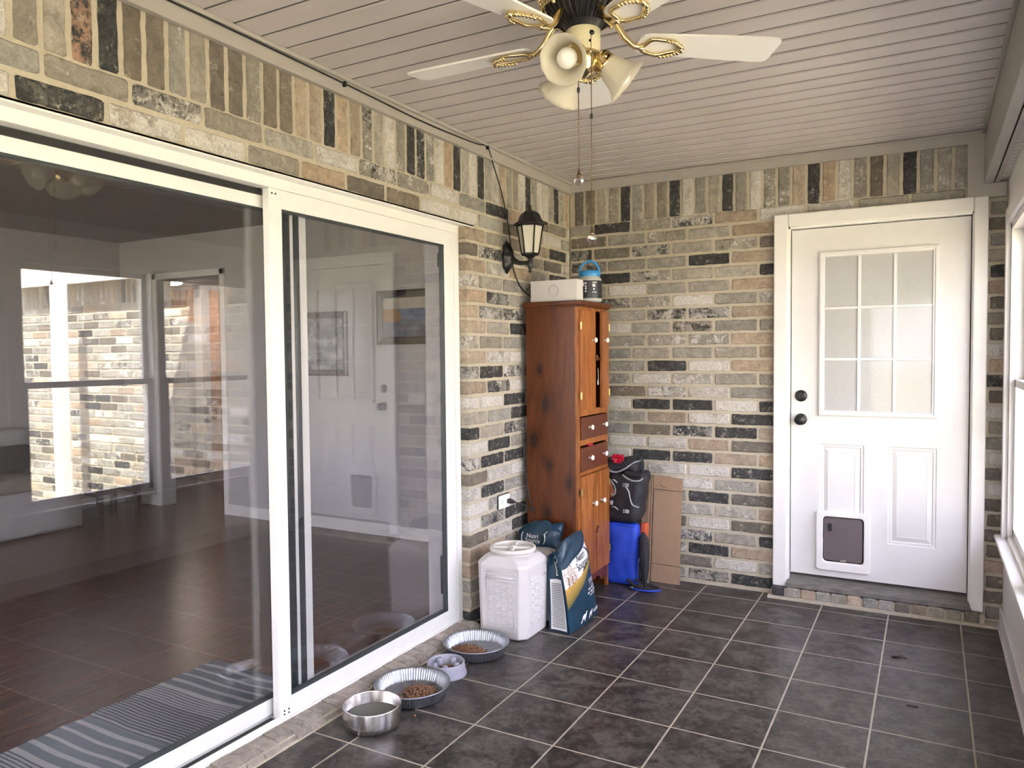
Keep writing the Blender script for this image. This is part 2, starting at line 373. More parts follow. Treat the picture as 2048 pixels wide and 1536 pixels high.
        return s.add(vs, fs, smooth)
    def ball(s, c, r, n=12, m=8, sc=(1, 1, 1)):
        c = Vector(c); prof = [(r * math.sin(math.pi * i / m), -r * math.cos(math.pi * i / m)) for i in range(m + 1)]
        b = len(s.v); s.lathe(prof, (0, 0, 0), n)
        for v in s.v[b:]: v.x, v.y, v.z = c.x + v.x * sc[0], c.y + v.y * sc[1], c.z + v.z * sc[2]
        return s
    def grid(s, S, nu, nv, col=None, smooth=True):
        vs = [S(i / nu, j / nv) for j in range(nv + 1) for i in range(nu + 1)]
        for j in range(nv):
            for i in range(nu):
                if col: s.col = col((i + .5) / nu, (j + .5) / nv)
                a = j * (nu + 1) + i; b = len(s.v)
                s.v += [Vector(vs[a]), Vector(vs[a + 1]), Vector(vs[a + nu + 2]), Vector(vs[a + nu + 1])]
                s.f.append([b, b + 1, b + 2, b + 3]); s.sm.append(smooth); s.mi.append(s.cur); s.fc.append(s.col)
        s.col = None; return s

ROOTS = {}
def build(name, mb, mats, parent=None, merge=False, attr='vcol', attr2=None):
    me = bpy.data.meshes.new(name)
    org = Vector((0, 0, 0)); q = parent
    while q is not None: org = org + q.location; q = q.parent
    me.from_pydata([v - org for v in mb.v], [], mb.f)
    if isinstance(mats, str): mats = [mats]
    for m in mats: me.materials.append(MAT[m])
    me.polygons.foreach_set('use_smooth', mb.sm); me.polygons.foreach_set('material_index', mb.mi)
    if any(c is not None for c in mb.fc):
        ca = me.color_attributes.new(attr, 'FLOAT_COLOR', 'CORNER'); cb = me.color_attributes.new(attr2, 'FLOAT_COLOR', 'CORNER') if attr2 else None
        for p, c in zip(me.polygons, mb.fc):
            if c is None: continue
            c1, c2 = (c if attr2 else (c, None))
            for li in p.loop_indices:
                ca.data[li].color = (*c1, 1)
                if cb: cb.data[li].color = (*c2, 1)
    if merge:
        bm = bmesh.new(); bm.from_mesh(me); bmesh.ops.remove_doubles(bm, verts=bm.verts, dist=1e-5); bm.to_mesh(me); bm.free()
    me.update(); me.validate()
    o = bpy.data.objects.new(name, me); COL.objects.link(o)
    if parent is not None: o.parent = parent
    return o
def struct(name, mb, mats, parent=None, **k):
    o = build(name, mb, mats, parent, **k)
    if parent is None: o['kind'] = 'structure'
    return o
def sroot(name, loc=(0, 0, 0)):
    o = bpy.data.objects.new(name, None); COL.objects.link(o); o.location = loc; o['kind'] = 'structure'; o.empty_display_size = .1; return o
def thing(name, label, cat, loc=(0, 0, 0), group=None):
    o = bpy.data.objects.new(name, None); COL.objects.link(o); o.location = loc; o['label'] = label; o['category'] = cat; o.empty_display_size = .1
    if group: o['group'] = group
    return o
def tag(o, label, cat, group=None, kind=None):
    o['label'] = label; o['category'] = cat
    if group: o['group'] = group
    if kind: o['kind'] = kind
    return o
def textmesh(txt, size=1.0):
    cu = bpy.data.curves.new('lettering', 'FONT'); cu.body = txt; cu.size = size; cu.align_x = 'LEFT'
    o = bpy.data.objects.new('lettering', cu); COL.objects.link(o)
    dg = bpy.context.evaluated_depsgraph_get(); me = bpy.data.meshes.new_from_object(o.evaluated_get(dg))
    vs = [v.co.copy() for v in me.vertices]; fs = [list(p.vertices) for p in me.polygons]
    bpy.data.objects.remove(o); bpy.data.curves.remove(cu); bpy.data.meshes.remove(me)
    return vs, fs
BACK_SPOTS="0.335,2.266,d;0.581,2.264,h;0.847,2.265,m;1.106,2.272,t;1.191,2.19,t;0.144,2.173,b;0.399,2.18,g;0.669,2.184,h;0.931,2.188,h;0.525,2.104,m;0.834,2.106,g;1.112,2.11,m;1.192,2.03,t;0.924,2.023,d;1.27,1.938,d;0.312,1.93,d;0.573,1.935,m;1.1,1.93,h;0.841,1.946,h;0.931,1.857,g;1.192,1.856,t;1.162,1.777,g;0.399,2.019,g;0.662,2.022,g;0.071,2.413,b;0.153,2.419,b;0.234,2.404,h;0.314,2.402,h;0.393,2.414,d;0.477,2.412,h;0.557,2.404,g;0.639,2.395,g;0.719,2.387,d;0.801,2.41,w;0.879,2.402,g;0.962,2.425,g;1.047,2.415,d;1.124,2.407,g;1.206,2.41,w;1.286,2.413,h;1.375,2.426,h;1.451,2.423,t;1.533,2.424,d;1.613,2.426,t;1.692,2.422,w;1.772,2.418,h;1.856,2.424,b;1.933,2.425,g;2.019,2.43,d;2.1,2.43,h;2.182,2.425,h;2.262,2.425,h;1.147,0.963,d;1.191,1.025,d;0.743,0.876,w;0.83,0.795,d;1.221,0.72,d;0.938,0.55,d;0.954,0.386,w;1.207,0.381,b;1.287,0.307,d;0.946,0.222,d;1.12,0.143,w;1.223,0.058,d;0.947,0.059,m;1.119,0.47,h;0.853,0.469,h;0.869,0.299,m;1.199,0.879,b;1.2,0.546,b;1.208,0.222,t;1.284,0.969,t;1.285,0.798,t;1.286,0.628,t;1.286,0.464,t;0.378,1.769,m;0.575,1.694,m;0.97,1.705,m;0.912,1.617,m;0.671,1.368,d;0.566,1.124,d;0.839,1.127,d;1.188,1.047,d;0.89,1.773,w;0.941,1.368,w;0.934,1.209,w;1.105,1.133,w;0.934,1.046,w;0.415,0.876,w;0.674,0.881,w;1.152,1.445,h;1.186,1.697,t;1.186,1.526,t;1.187,1.371,t;1.195,0.898,b;0.402,1.532,g;0.61,0.798,d;0.8,0.802,d;0.845,0.553,d;0.859,0.229,d;0.413,0.872,w;0.687,0.885,w;0.8,0.453,w;0.8,0.304,w;2.435,1.872,d;2.441,1.457,w;2.435,1.291,d;2.445,1.12,w;2.443,0.879,w;2.442,0.713,w;2.443,0.63,b"
LEFT_SPOTS="-0.97,2.25,d;-1.236,1.994,b;-1.056,2,m;-1.207,2.086,t;-1.19,1.916,t;-1.048,1.832,g;-0.968,1.763,m;-0.993,1.674,m;-0.748,1.685,m;-0.737,1.599,d;-1.043,1.522,g;-0.977,1.925,h;-0.293,2.181,w;-0.209,2.092,d;-0.311,2.014,b;-0.752,2.195,b;-0.754,2.092,b;-0.41,2.257,b;-1.204,1.754,t;-1.226,1.681,t;-1.207,1.604,t;-1.21,1.429,t;-0.986,1.435,w;-0.772,1.437,w;-1.045,1.356,d;-0.867,1.359,m;-1.193,1.268,t;-0.759,1.272,w;-1.228,1.193,w;-1.049,1.189,w;-0.792,1.197,d;-1.224,1.021,d;-0.939,0.943,d;-0.789,0.87,d;-0.822,1.028,m;-1.185,0.943,w;-1.043,0.691,d;-1.199,0.77,b;-1.221,0.704,w;-1.192,0.609,w;-0.785,0.447,d;-1.204,0.521,w;-1.185,0.447,b;-0.772,1.145,d;-0.948,0.452,w;-0.987,0.76,w;-0.767,0.786,w;-2.305,2.364,d;-2.24,2.38,t;-2.161,2.375,t;-2.083,2.369,m;-2.001,2.378,h;-1.924,2.369,w;-1.845,2.344,h;-1.77,2.388,d;-1.688,2.39,m;-1.603,2.397,h;-1.531,2.401,w;-1.456,2.393,t;-1.367,2.394,d;-1.291,2.403,h;-1.22,2.386,w;-1.133,2.403,d;-1.063,2.398,g;-0.984,2.4,w;-0.909,2.394,t;-0.832,2.395,g;-0.752,2.403,g;-0.67,2.404,w;-0.592,2.439,d;-0.513,2.417,g;-0.439,2.431,w;-0.355,2.408,w;-0.277,2.414,h;-0.206,2.41,d;-0.132,2.423,h;-0.048,2.421,t;-2.232,2.249,w;-1.996,2.243,m;-2.104,2.159,b;-1.84,2.153,b;-1.754,2.252,h;-1.426,2.255,w;-1.241,2.25,h;-0.96,2.257,d;-1.557,2.172,w;-3.101,2.378,b;-3.021,2.393,g;-2.94,2.398,g;-2.864,2.385,b;-2.788,2.39,b;-2.708,2.387,g;-2.63,2.383,b;-2.549,2.368,b;-2.476,2.378,t;-2.396,2.39,t;-2.313,2.387,d;-3.018,2.248,m;-2.868,2.238,g;-2.747,2.243,m;-2.526,2.246,h;-2.301,2.247,w;-3.067,2.171,w;-2.921,2.174,w;-2.799,2.168,w;-2.684,2.172,g;-2.561,2.157,h;-2.341,2.168,t;-3.55,2.338,w;-3.489,2.348,g;-3.411,2.363,g;-3.336,2.371,r;-3.256,2.35,d;-3.179,2.377,b;-3.51,2.241,g;-3.312,2.239,g;-3.389,2.163,d;-3.543,2.164,g;-3.179,2.161,w;-3.058,2.257,m"
# ---------------------------------------------------------------- brickwork
C_ROW = .0817
TONE = {'g': ((.28, .265, .235), .30, .16), 'b': ((.150, .132, .108), .05, .25), 'd': ((.12, .115, .105), .22, 1.0), 'w': ((.42, .39, .35), .88, .14),
        'm': ((.26, .245, .22), .55, .66), 't': ((.37, .295, .225), .2, .05), 'h': ((.30, .285, .25), .55, .12), 'r': ((.34, .21, .15), .25, .62)}
MIX = 'ggggggghhhhbbtttwwmmd'
def spots(s):
    return [(float(a), float(b), c) for a, b, c in (q.split(',') for q in s.split(';'))]
def brick(mb, M, h0, h1, z0, z1, kind, depth=.06, d0=0.0):
    base, wa, da = TONE[kind]; j = random.uniform
    k = j(.80, 1.22) if kind != 'd' else 1; t = j(-.03, .06)
    col = tuple(max(.01, c * k * (1 + t * s)) for c, s in zip(base, (1, 0, -1)))
    mb.col = (col, (max(0, min(1, wa + j(-.12, .12))), max(0, min(1, da + j(-.12, .12))), random.random())); mb.cur = 0
    e = .0045; J = lambda: j(-.0021, .0021); f = d0 + j(-.0025, .001); cc = .0055
    nx, nz_ = max(1, int((h1 - h0) / .028)), max(1, int((z1 - z0) / .028)); P = []
    for (ax, az), (bx, bz), n in (((h0 + cc, z0), (h1 - cc, z0), nx), ((h1, z0 + cc), (h1, z1 - cc), nz_), ((h1 - cc, z1), (h0 + cc, z1), nx), ((h0, z1 - cc), (h0, z0 + cc), nz_)):
        for q in range(n + 1): P.append((ax + (bx - ax) * q / n + J(), az + (bz - az) * q / n + J()))
    n = len(P); hc, zc = (h0 + h1) / 2, (z0 + z1) / 2; kx, kz = 1 - 2 * e / (h1 - h0), 1 - 2 * e / (z1 - z0)
    vs = [M(a, -depth, b) for a, b in P] + [M(a, f - e, b) for a, b in P] + [M(hc + (a - hc) * kx, f, zc + (b - zc) * kz) for a, b in P]
    mb.add(vs, [(r * n + i, r * n + (i + 1) % n, (r + 1) * n + (i + 1) % n, (r + 1) * n + i) for r in (0, 1) for i in range(n)] + [tuple(range(2 * n, 3 * n))]); mb.col = None
def pick(sp, h0, h1, z0, z1):
    if sp is BS and h0 > 2.37:
        for a, z, k in sp:
            if a > 2.4 and z0 <= z <= z1: return k
        return random.choice('gbbtbgb')
    for a, z, k in sp:
        if h0 <= a <= h1 and z0 <= z <= z1: return k
    return random.choice(MIX)
def courses(mb, M, sp, ivals, z_top, phase, pitch, rows, jw=.0175, ztop_cut=9, zbot=.003):
    """running bond; ivals(zc) gives the stretches of wall at that height"""
    for k in rows:
        zc = z_top - k * C_ROW; z0, z1 = zc - C_ROW / 2 + jw / 2, zc + C_ROW / 2 - jw / 2
        z0 = max(z0, zbot)
        if z1 - z0 < .015: continue
        ph = phase[k % 2]
        for (a, b) in ivals(zc):
            n0 = math.floor((a - ph) / pitch) - 1; n1 = math.ceil((b - ph) / pitch) + 1
            for n in range(n0, n1):
                h0 = max(a, ph + n * pitch + jw / 2); h1 = min(b, ph + (n + 1) * pitch - jw / 2)
                if h1 - h0 > .018: brick(mb, M, h0, h1, z0, z1, pick(sp, h0, h1, z0 - .01, z1 + .01))
def soldiers(mb, M, sp, a, b, phase, pitch, z0=2.301, z1=2.53, jw=.0185):
    n = math.floor((a - phase) / pitch)
    while phase + n * pitch < b:
        h0 = max(a, phase + n * pitch + jw / 2); h1 = min(b, phase + (n + 1) * pitch - jw / 2); n += 1
        if h1 - h0 > .015: brick(mb, M, h0, h1, z0 + random.uniform(-.003, .003), z1, pick(sp, h0, h1, z0, z1))
def mort(mb, a, b): mb.cur = 1; mb.col = ((.3, .3, .3), (0, 0, 0)); mb.box(a, b); mb.cur = 0; mb.col = None
BK = dict(attr='bcol', attr2='bpar')
LS, BS = spots(LEFT_SPOTS), spots(BACK_SPOTS)
OY0, OY1, OZ = -3.80, -1.30, 2.124                     # sliding door opening
# left wall: outward +x
mb = MB(); ML = lambda h, d, z: (d, h, z)
courses(mb, ML, LS, lambda z: [(-7.0, -.004)] if z > 2.14 else [(-7.0, OY0), (OY1, -.004)], 2.250, (-1.098, -1.177), .262, range(0, 28))
soldiers(mb, ML, LS, -7.0, -.004, -1.574, .0785, 2.290)
for a, b in (((-.11, OY0, OZ), (-.007, OY1 + .006, 2.53)), ((-.11, OY1 + .006, 0), (-.007, .13, 2.66)), ((-.11, -7.0, 0), (-.007, OY0 - .006, 2.53))): mort(mb, a, b)
struct('wall_left', mb, ['brick', 'mortar'], **BK)
# back wall: outward -y
mb = MB(); MBk = lambda h, d, z: (h, -d, z)
courses(mb, MBk, BS, lambda z: [(.004, 2.36)] if z > 2.25 else [(.004, 1.322), (2.384, 2.474)], 2.265, (.165, .001), .2655, range(0, 28))
soldiers(mb, MBk, BS, .004, 2.36, .108, .0814)
for a, b in (((0, .007, 0), (1.33, .11, 2.53)), ((1.33, .007, 2.226), (2.39, .11, 2.53)), ((2.378, .007, 0), (2.60, .11, 2.53)), ((1.30, .09, 0), (2.42, .14, 2.3)), ((-.1, .10, 0), (2.6, .14, 2.66))): mort(mb, a, b)
# rowlock ledge under the entry door
x = 1.322
while x < 2.37:
    brick(mb, MBk, x, x + .071, .012, .066, random.choice('ggbbtdg'), depth=-.012, d0=.066); x += .0813
mort(mb, (1.318, -.055, 0), (2.392, .02, .058)); mort(mb, (1.30, -.085, 0), (2.45, .02, .014))
struct('wall_back', mb, ['brick', 'mortar'], **BK)
# the house wall that runs on outside, beyond the porch windows
mb = MB()
courses(mb, MBk, [], lambda z: [(2.61, 9.0)], 1.946, (.165, .001), .2655, range(0, 26), zbot=-.12)
soldiers(mb, MBk, [], 2.61, 9.0, .108, .0814, 1.985, 2.225)
mort(mb, (2.60, .007, -.12), (9.0, .11, 2.66))
struct('wall_outside', mb, ['brick', 'mortar'], **BK)
mb = MB().box((2.62, -.14, 2.215), (9.0, .0, 2.235)).box((2.62, -.17, 2.19), (9.0, -.14, 2.36), .006).box((2.62, -.14, 2.235), (9.0, 0.0, 2.30)); struct('trim_eave', mb, 'soffit')
mb = MB().box((4.97, -.40, -.12), (5.08, -.29, 2.20), .01).box((4.955, -.415, -.12), (5.095, -.275, .06), .01); o = build('porch_post', mb, 'white_paint'); tag(o, 'square white post outside the porch windows, in front of the sunlit brick wall', 'post')

# rowlock curb under the sliding door
mb = MB(); y = OY0
while y < OY1:
    c, wa, da = TONE[random.choice('hghwhg')]; s = random.uniform(.85, 1.1)
    mb.col = (tuple(v * s * k for v, k in zip(c, (1.1, 1.0, 1.0))), (wa * .7, da, random.random())); z1 = .030 + random.uniform(-.003, .003); xf = .046 + random.uniform(-.004, .004)
    mb.prism([(-.052, 0), (xf + .012, 0), (xf + .006, .012), (xf - .004, z1 - .008), (xf - .022, z1), (-.052, z1 + .004)], lambda a, b, t: (a, t, b), y + .001, y + .0765); y += .0785
mort(mb, (-.05, OY0, 0), (.045, OY1, .022)); mb.cur = 1; mb.col = ((.3, .3, .3), (0, 0, 0))
mb.prism([(0, 0), (.066, 0), (.060, .003), (.03, .006), (0, .006)], lambda a, b, t: (a, t, b), OY0, OY1 + .02)
struct('trim_curb', mb, ['brick', 'mortar'], **BK)

# ---------------------------------------------------------------- shell of the porch
mb = MB().box((0, -7.0, -.12), (2.60, .02, 0)); struct('floor', mb, 'slate_tile')
mb = MB(); gv = MB(); y = -.022; PW = .1215; CZ = 2.585
mb.box((0, -7.0, CZ + .012), (2.37, 0.02, CZ + .04)); mb.box((0, -.022, CZ), (2.37, 0, CZ + .012))
while y > -7.0:                                          # vinyl soffit boards, each with its lip and V groove
    prof = [(y, CZ), (y - .004, CZ + .009), (y - .009, CZ + .009), (y - .012, CZ + .001), (y - .065, CZ - .001), (y - PW + .003, CZ), (y - PW, CZ - .003), (y - PW, CZ + .012), (y, CZ + .012)]
    mb.prism(prof, lambda a, b, t: (t, a, b), 0.0, 2.366); gv.box((0, y - .0105, CZ + .0015), (2.366, y - .0035, CZ + .0085)); y -= PW
cl_ = struct('ceiling', mb, 'soffit'); struct('groove', gv, 'soffit_dark', cl_)
mb = MB().box((-.002, -7, 2.512), (.018, 0, 2.585)).box((.0, -7, 2.568), (.034, 0, 2.585), .004).box((0, -7, 2.508), (.024, 0, 2.516)); struct('trim_left', mb, 'grey_trim')
mb = MB().box((.018, -.018, 2.522), (2.292, .002, 2.585)).box((.03, -.030, 2.574), (2.366, 0, 2.585), .003).box((2.29, -.024, 2.236), (2.366, .004, 2.586)).box((2.29, -.026, 2.236), (2.462, .0, 2.308))
struct('trim_back', mb, 'grey_trim')
mb = MB().box((2.366, -7, 2.318), (2.385, -.026, 2.60)).box((2.352, -7, 2.566), (2.367, -.03, 2.580), .004); struct('trim_beam', mb, 'beam_wrap')
mb = MB().box((2.364, -7, 2.308), (2.404, -.026, 2.320)).box((2.412, -7, 2.310), (2.432, -.026, 2.322)); struct('trim_beam', mb, 'grey_trim')
mb = MB(); mb.cur = 1; mb.box((2.40, -7, 2.332), (2.48, -.026, 2.36)); mb.cur = 0; y = -.03
while y > -7: mb.box((2.43, y, 2.318), (2.476, y - .066, 2.334)); y -= .072
struct('ceiling', mb, ['soffit', 'soffit_dark'])
# right wall with three pairs of windows
WN = [(-2.095, -.175), (-4.45, -2.53), (-6.80, -4.88)]; WZ0, WZ1 = .50, 2.07
mb = MB().box((2.474, -7, -.12), (2.60, -.0, WZ0)).box((2.474, -7, WZ1), (2.60, 0, 2.60))
e = [0.0] + [v for a, b in WN for v in (b, a)] + [-7.0]
for i in range(0, len(e), 2): mb.box((2.474, e[i + 1], WZ0), (2.60, e[i], WZ1))
mb.box((2.470, -7, 2.14), (2.476, 0, 2.32))
struct('wall_right', mb, 'white_paint')
mb = MB().box((2.458, -7, 0), (2.476, -.02, .105), .004).box((2.448, -7, 0), (2.462, -.02, .02), .004); struct('baseboard_right', mb, 'baseboard')
for wi, (a, b) in enumerate(WN):
    r = sroot('window_%d' % (wi + 1), (2.53, (a + b) / 2, WZ0)); m = (a + b) / 2
    mb = MB().box((2.452, a - .075, WZ0), (2.474, a, WZ1 + .08), .003).box((2.452, b, WZ0), (2.474, b + .06, WZ1 + .08), .003).box((2.4521, a, WZ1), (2.474, b, WZ1 + .08), .003)
    struct('window_casing', mb, 'white_paint', r)
    mb = MB().box((2.425, a - .10, WZ0 - .022), (2.54, b + .085, WZ0), .005).box((2.456, a - .08, WZ0 - .085), (2.476, b + .065, WZ0 - .022), .004); struct('window_sill', mb, 'white_paint', r)
    mb = MB()
    for p in ((a, a + .03), (m - .05, m + .05), (b - .03, b)): mb.box((2.474, p[0], WZ0), (2.60, p[1], WZ1))
    mb.box((2.474, a, WZ1 - .03), (2.60, b, WZ1)).box((2.474, a, WZ0), (2.60, b, WZ0 + .02)); struct('window_frame', mb, 'white_paint', r)
    for (p, q) in ((a + .03, m - .05), (m + .05, b - .03)):
        for (z0, z1, x) in ((WZ0 + .02, 1.30, 2.512), (1.26, WZ1 - .03, 2.548)):
            mb = MB().box((x - .016, p, z0), (x + .016, p + .035, z1)).box((x - .016, q - .035, z0), (x + .016, q, z1)).box((x - .016, p, z0), (x + .016, q, z0 + .04)).box((x - .016, p, z1 - .035), (x + .016, q, z1))
            s = struct('sash', mb, 'white_paint', r); g = MB().box((x - .003, p + .03, z0 + .03), (x + .003, q - .03, z1 - .03)); struct('window_pane', g, 'window_glass', s)
# wall behind the camera, with a tall window in it
mb = MB().box((-.3, -7.12, -.12), (1.35, -7, 2.65)).box((2.36, -7.12, -.12), (2.60, -7, 2.65)).box((1.35, -7.12, -.12), (2.36, -7, .45)).box((1.35, -7.12, 2.15), (2.36, -7, 2.65)); struct('wall_front', mb, 'white_paint')
r = sroot('window_4', (1.85, -7.06, .45))
mb = MB().box((1.35, -7.10, .45), (1.41, -7.0, 2.15)).box((2.30, -7.10, .45), (2.36, -7.0, 2.15)).box((1.41, -7.10, .45), (2.30, -7.0, .51)).box((1.41, -7.10, 2.09), (2.30, -7.0, 2.15)); struct('window_frame', mb, 'white_paint', r)
struct('window_pane', MB().box((1.40, -7.053, .50), (2.31, -7.047, 2.10)), 'window_glass', r)
# unseen roof slab, overhang added to block sky and sun
mb = MB().box((-9.2, -7.9, 2.66), (3.25, 3.4, 2.80)); struct('roof', mb, 'roof')

# ---------------------------------------------------------------- sliding door
d1 = sroot('door_1', (-.09, -2.55, .03))
mb = MB()
mb.box((-.145, OY0, 2.082), (-.050, OY1, OZ), .002)                                  # head
mb.box((-.145, OY1 - .042, .03), (-.0505, OY1, 2.082), .002).box((-.145, OY0, .03), (-.0505, OY0 + .042, 2.082), .002)
mb.box((-.075, OY1 - .058, .05), (-.058, OY1 - .042, 2.09))
mb.box((-.150, OY0, .026), (-.046, OY1, .040), .002)                                 # sill with its tracks
for x in (-.058, -.128): mb.box((x - .002, OY0 + .04, .038), (x + .002, OY1 - .04, .056))
mb.box((-.148, OY0, 2.06), (-.142, OY1, OZ))
struct('frame', mb, 'white_aluminium', d1)
mb = MB().box((-.10, OY0, 2.122), (.012, OY1 + .05, 2.128)).box((.006, OY0, 2.116), (.012, OY1 + .05, 2.128)); struct('drip_flashing', mb, 'white_aluminium', d1)
def panel(name, x0, x1, ya, yb, z0, z1, wa, wb, wt, wbm, latch=False):
    mb = MB().box((x0, ya, z0), (x1, ya + wa, z1), .003).box((x0, yb - wb, z0), (x1, yb, z1), .003).box((x0 + .001, ya + .004, z1 - wt), (x1 - .001, yb - .004, z1 - .0005), .002).box((x0 + .001, ya + .004, z0 + .0005), (x1 - .001, yb - .004, z0 + wbm), .002)
    p = struct(name, mb, 'white_aluminium', d1); xc = (x0 + x1) / 2
    g = MB(); i = .004
    for (A, B) in (((xc - .013, ya + wa, z0 + wbm), (xc + .013, ya + wa + .008, z1 - wt)), ((xc - .013, yb - wb - .008, z0 + wbm), (xc + .013, yb - wb, z1 - wt)), ((xc - .013, ya + wa, z0 + wbm), (xc + .013, yb - wb, z0 + wbm + .008)), ((xc - .013, ya + wa, z1 - wt - .008), (xc + .013, yb - wb, z1 - wt))): g.box(A, B)
    struct('gasket', g, 'gasket', p)
    struct('glass', MB().box((xc - .003, ya + wa + i, z0 + wbm + i), (xc + .003, yb - wb - i, z1 - wt - i)), 'door_glass', p)
    return p
p1 = panel('outer_panel', -.088, -.053, -2.604, OY1 - .050, .046, 2.082, .064, .080, .072, .070)
p2 = panel('inner_panel', -.138, -.105, OY0 + .045, -2.360, .052, 2.060, .150, .095, .048, .062)
mb = MB().box((-.106, -2.434, .10), (-.1035, -2.402, 2.02)).box((-.110, -2.500, .10), (-.100, -2.456, 2.02)); struct('weatherstrip', mb, 'gasket', p2)
mb = MB().box((-.142, OY0 + .042, 2.058), (-.100, -2.60, 2.0835)).box((-.100, OY0 + .042, .0405), (-.063, -2.606, .0445)); struct('track_shade_strip', mb, 'black_rubber', d1)  # solid black strips standing in for the shade inside the track slots
mb = MB().box((-.056, -2.602, .048), (-.048, -2.546, .085), .002); struct('corner_cap', mb, 'white_aluminium', p1)
mb = MB()
for (y, z) in ((-2.585, .060), (-2.562, .060), (-2.585, .074), (-2.562, .074), (-2.590, 2.062), (-2.572, 2.062)): mb.lathe([(.0035, 0), (.0035, .003)], (-.054 if z > 1 else -.049, y, z), 10, (1, 0, 0))
struct('screw', mb, 'black_metal', p1)
mb = MB().box((-.100, OY1 - .135, .20), (-.088, OY1 - .118, .40), .003); struct('latch', mb, 'black_metal', p1)
mb = MB().box((-.100, OY1 - .130, 1.90), (-.090, OY1 - .118, 1.97), .003); struct('latch', mb, 'black_metal', p1)
# painted jambs of the wall opening, inside the glass
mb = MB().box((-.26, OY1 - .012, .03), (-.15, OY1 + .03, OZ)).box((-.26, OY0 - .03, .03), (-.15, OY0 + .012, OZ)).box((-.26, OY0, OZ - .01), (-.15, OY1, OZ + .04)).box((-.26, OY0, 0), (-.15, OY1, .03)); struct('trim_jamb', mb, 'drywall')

# ---------------------------------------------------------------- entry door
d2 = sroot('door_2', (1.86, .02, .14)); DX0, DX1, DZ0, DZ1 = 1.412, 2.312, .142, 2.155
mb = MB()
for (a, b) in (((1.320, 0, .064), (1.398, 0, 2.245)), ((2.322, 0, .064), (2.386, 0, 2.245)), ((1.3985, 0, 2.172), (2.3215, 0, 2.245))):
    mb.box((a[0], -.032, a[2]), (b[0], .05, b[2]), .006)
mb.box((1.390, -.010, .075), (1.408, .09, 2.175)).box((2.316, -.010, .075), (2.332, .09, 2.175)).box((1.39, -.010, 2.160), (2.332, .09, 2.178))
struct('door_casing', mb, 'white_paint', d2)
mb = MB().prism([(-.052, .070), (-.052, .092), (.0, .108), (.09, .140), (.09, .070)], lambda a, b, t: (t, a, b), 1.398, 2.326); struct('threshold', mb, 'threshold', d2)
mb = MB().box((1.40, -.046, .066), (2.33, .0, .078)); struct('threshold_edge', mb, 'black_metal', d2)
YL = .022; yf = lambda d: YL - d
# leaf with raised panels pressed into it
mb = MB(); holes = [(1.572, 1.806, .364, .914), (1.928, 2.166, .364, .914)]
LX = [DX0, 1.572, 1.806, 1.928, 2.166, DX1]; LZ = [DZ0, .364, .914, DZ1]
mb.box((DX0, YL + .012, DZ0), (DX1, YL + .044, DZ1))
GX0, GX1, GZ0, GZ1 = 1.563, 2.166, 1.078, 2.018
for i in range(5):
    for j in range(3):
        x0, x1, z0, z1 = LX[i], LX[i + 1], LZ[j], LZ[j + 1]
        if j == 1 and i in (1, 3):
            st = [(0, 0), (.006, .004), (.016, .004), (.022, .009), (.046, .001), (.050, .0025), (.060, .0025)]
            for (a, da), (b, db) in zip(st[:-1], st[1:]):
                A = [(x0 + a, yf(-da), z0 + a), (x1 - a, yf(-da), z0 + a), (x1 - a, yf(-da), z1 - a), (x0 + a, yf(-da), z1 - a)]
                B = [(x0 + b, yf(-db), z0 + b), (x1 - b, yf(-db), z0 + b), (x1 - b, yf(-db), z1 - b), (x0 + b, yf(-db), z1 - b)]
                mb.add(A + B, [(k, (k + 1) % 4, 4 + (k + 1) % 4, 4 + k) for k in range(4)])
            mb.add(B, [(0, 1, 2, 3)])
        else: mb.add([(x0, YL, z0), (x1, YL, z0), (x1, YL, z1), (x0, YL, z1)], [(0, 1, 2, 3)])
mb.box((DX0, YL, DZ0), (DX0 + .001, YL + .01, DZ1)).box((DX1 - .001, YL, DZ0), (DX1, YL + .01, DZ1))
struct('door_leaf', mb, 'door_paint', d2)
mb = MB()
def picture_frame(mb, x0, x1, z0, z1, st, F):
    for (a, da), (b, db) in zip(st[:-1], st[1:]):
        A = [F(x0 + a, da, z0 + a), F(x1 - a, da, z0 + a), F(x1 - a, da, z1 - a), F(x0 + a, da, z1 - a)]
        B = [F(x0 + b, db, z0 + b), F(x1 - b, db, z0 + b), F(x1 - b, db, z1 - b), F(x0 + b, db, z1 - b)]
        mb.add(A + B, [(k, (k + 1) % 4, 4 + (k + 1) % 4, 4 + k) for k in range(4)])
FD = lambda x, d, z: (x, YL - d, z)
picture_frame(mb, GX0, GX1, GZ0, GZ1, [(0, -.002), (0, .010), (.006, .014), (.016, .014), (.020, .009), (.027, .009), (.031, .001)], FD)
struct('light_frame', mb, 'door_paint', d2)
gx0, gx1, gz0, gz1 = GX0 + .031, GX1 - .031, GZ0 + .031, GZ1 - .031
mb = MB()
for k in (1, 2):
    x = gx0 + (gx1 - gx0) * k / 3; mb.box((x - .0085, YL - .008, gz0), (x + .0085, YL + .002, gz1), .003)
    z = gz0 + (gz1 - gz0) * k / 3; mb.box((gx0, YL - .0075, z - .008), (gx1, YL + .002, z + .008), .003)
struct('muntin', mb, 'door_paint', d2)
struct('frosted_pane', MB().box((gx0, YL - .001, gz0), (gx1, YL + .004, gz1)), 'frosted_glass', d2)
mb = MB().lathe([(.034, 0), (.034, .006), (.029, .012), (.024, .012), (.022, .022), (.018, .024)], (1.468, YL, 1.190), 32, (0, -1, 0)); h = struct('deadbolt', mb, 'black_metal', d2)
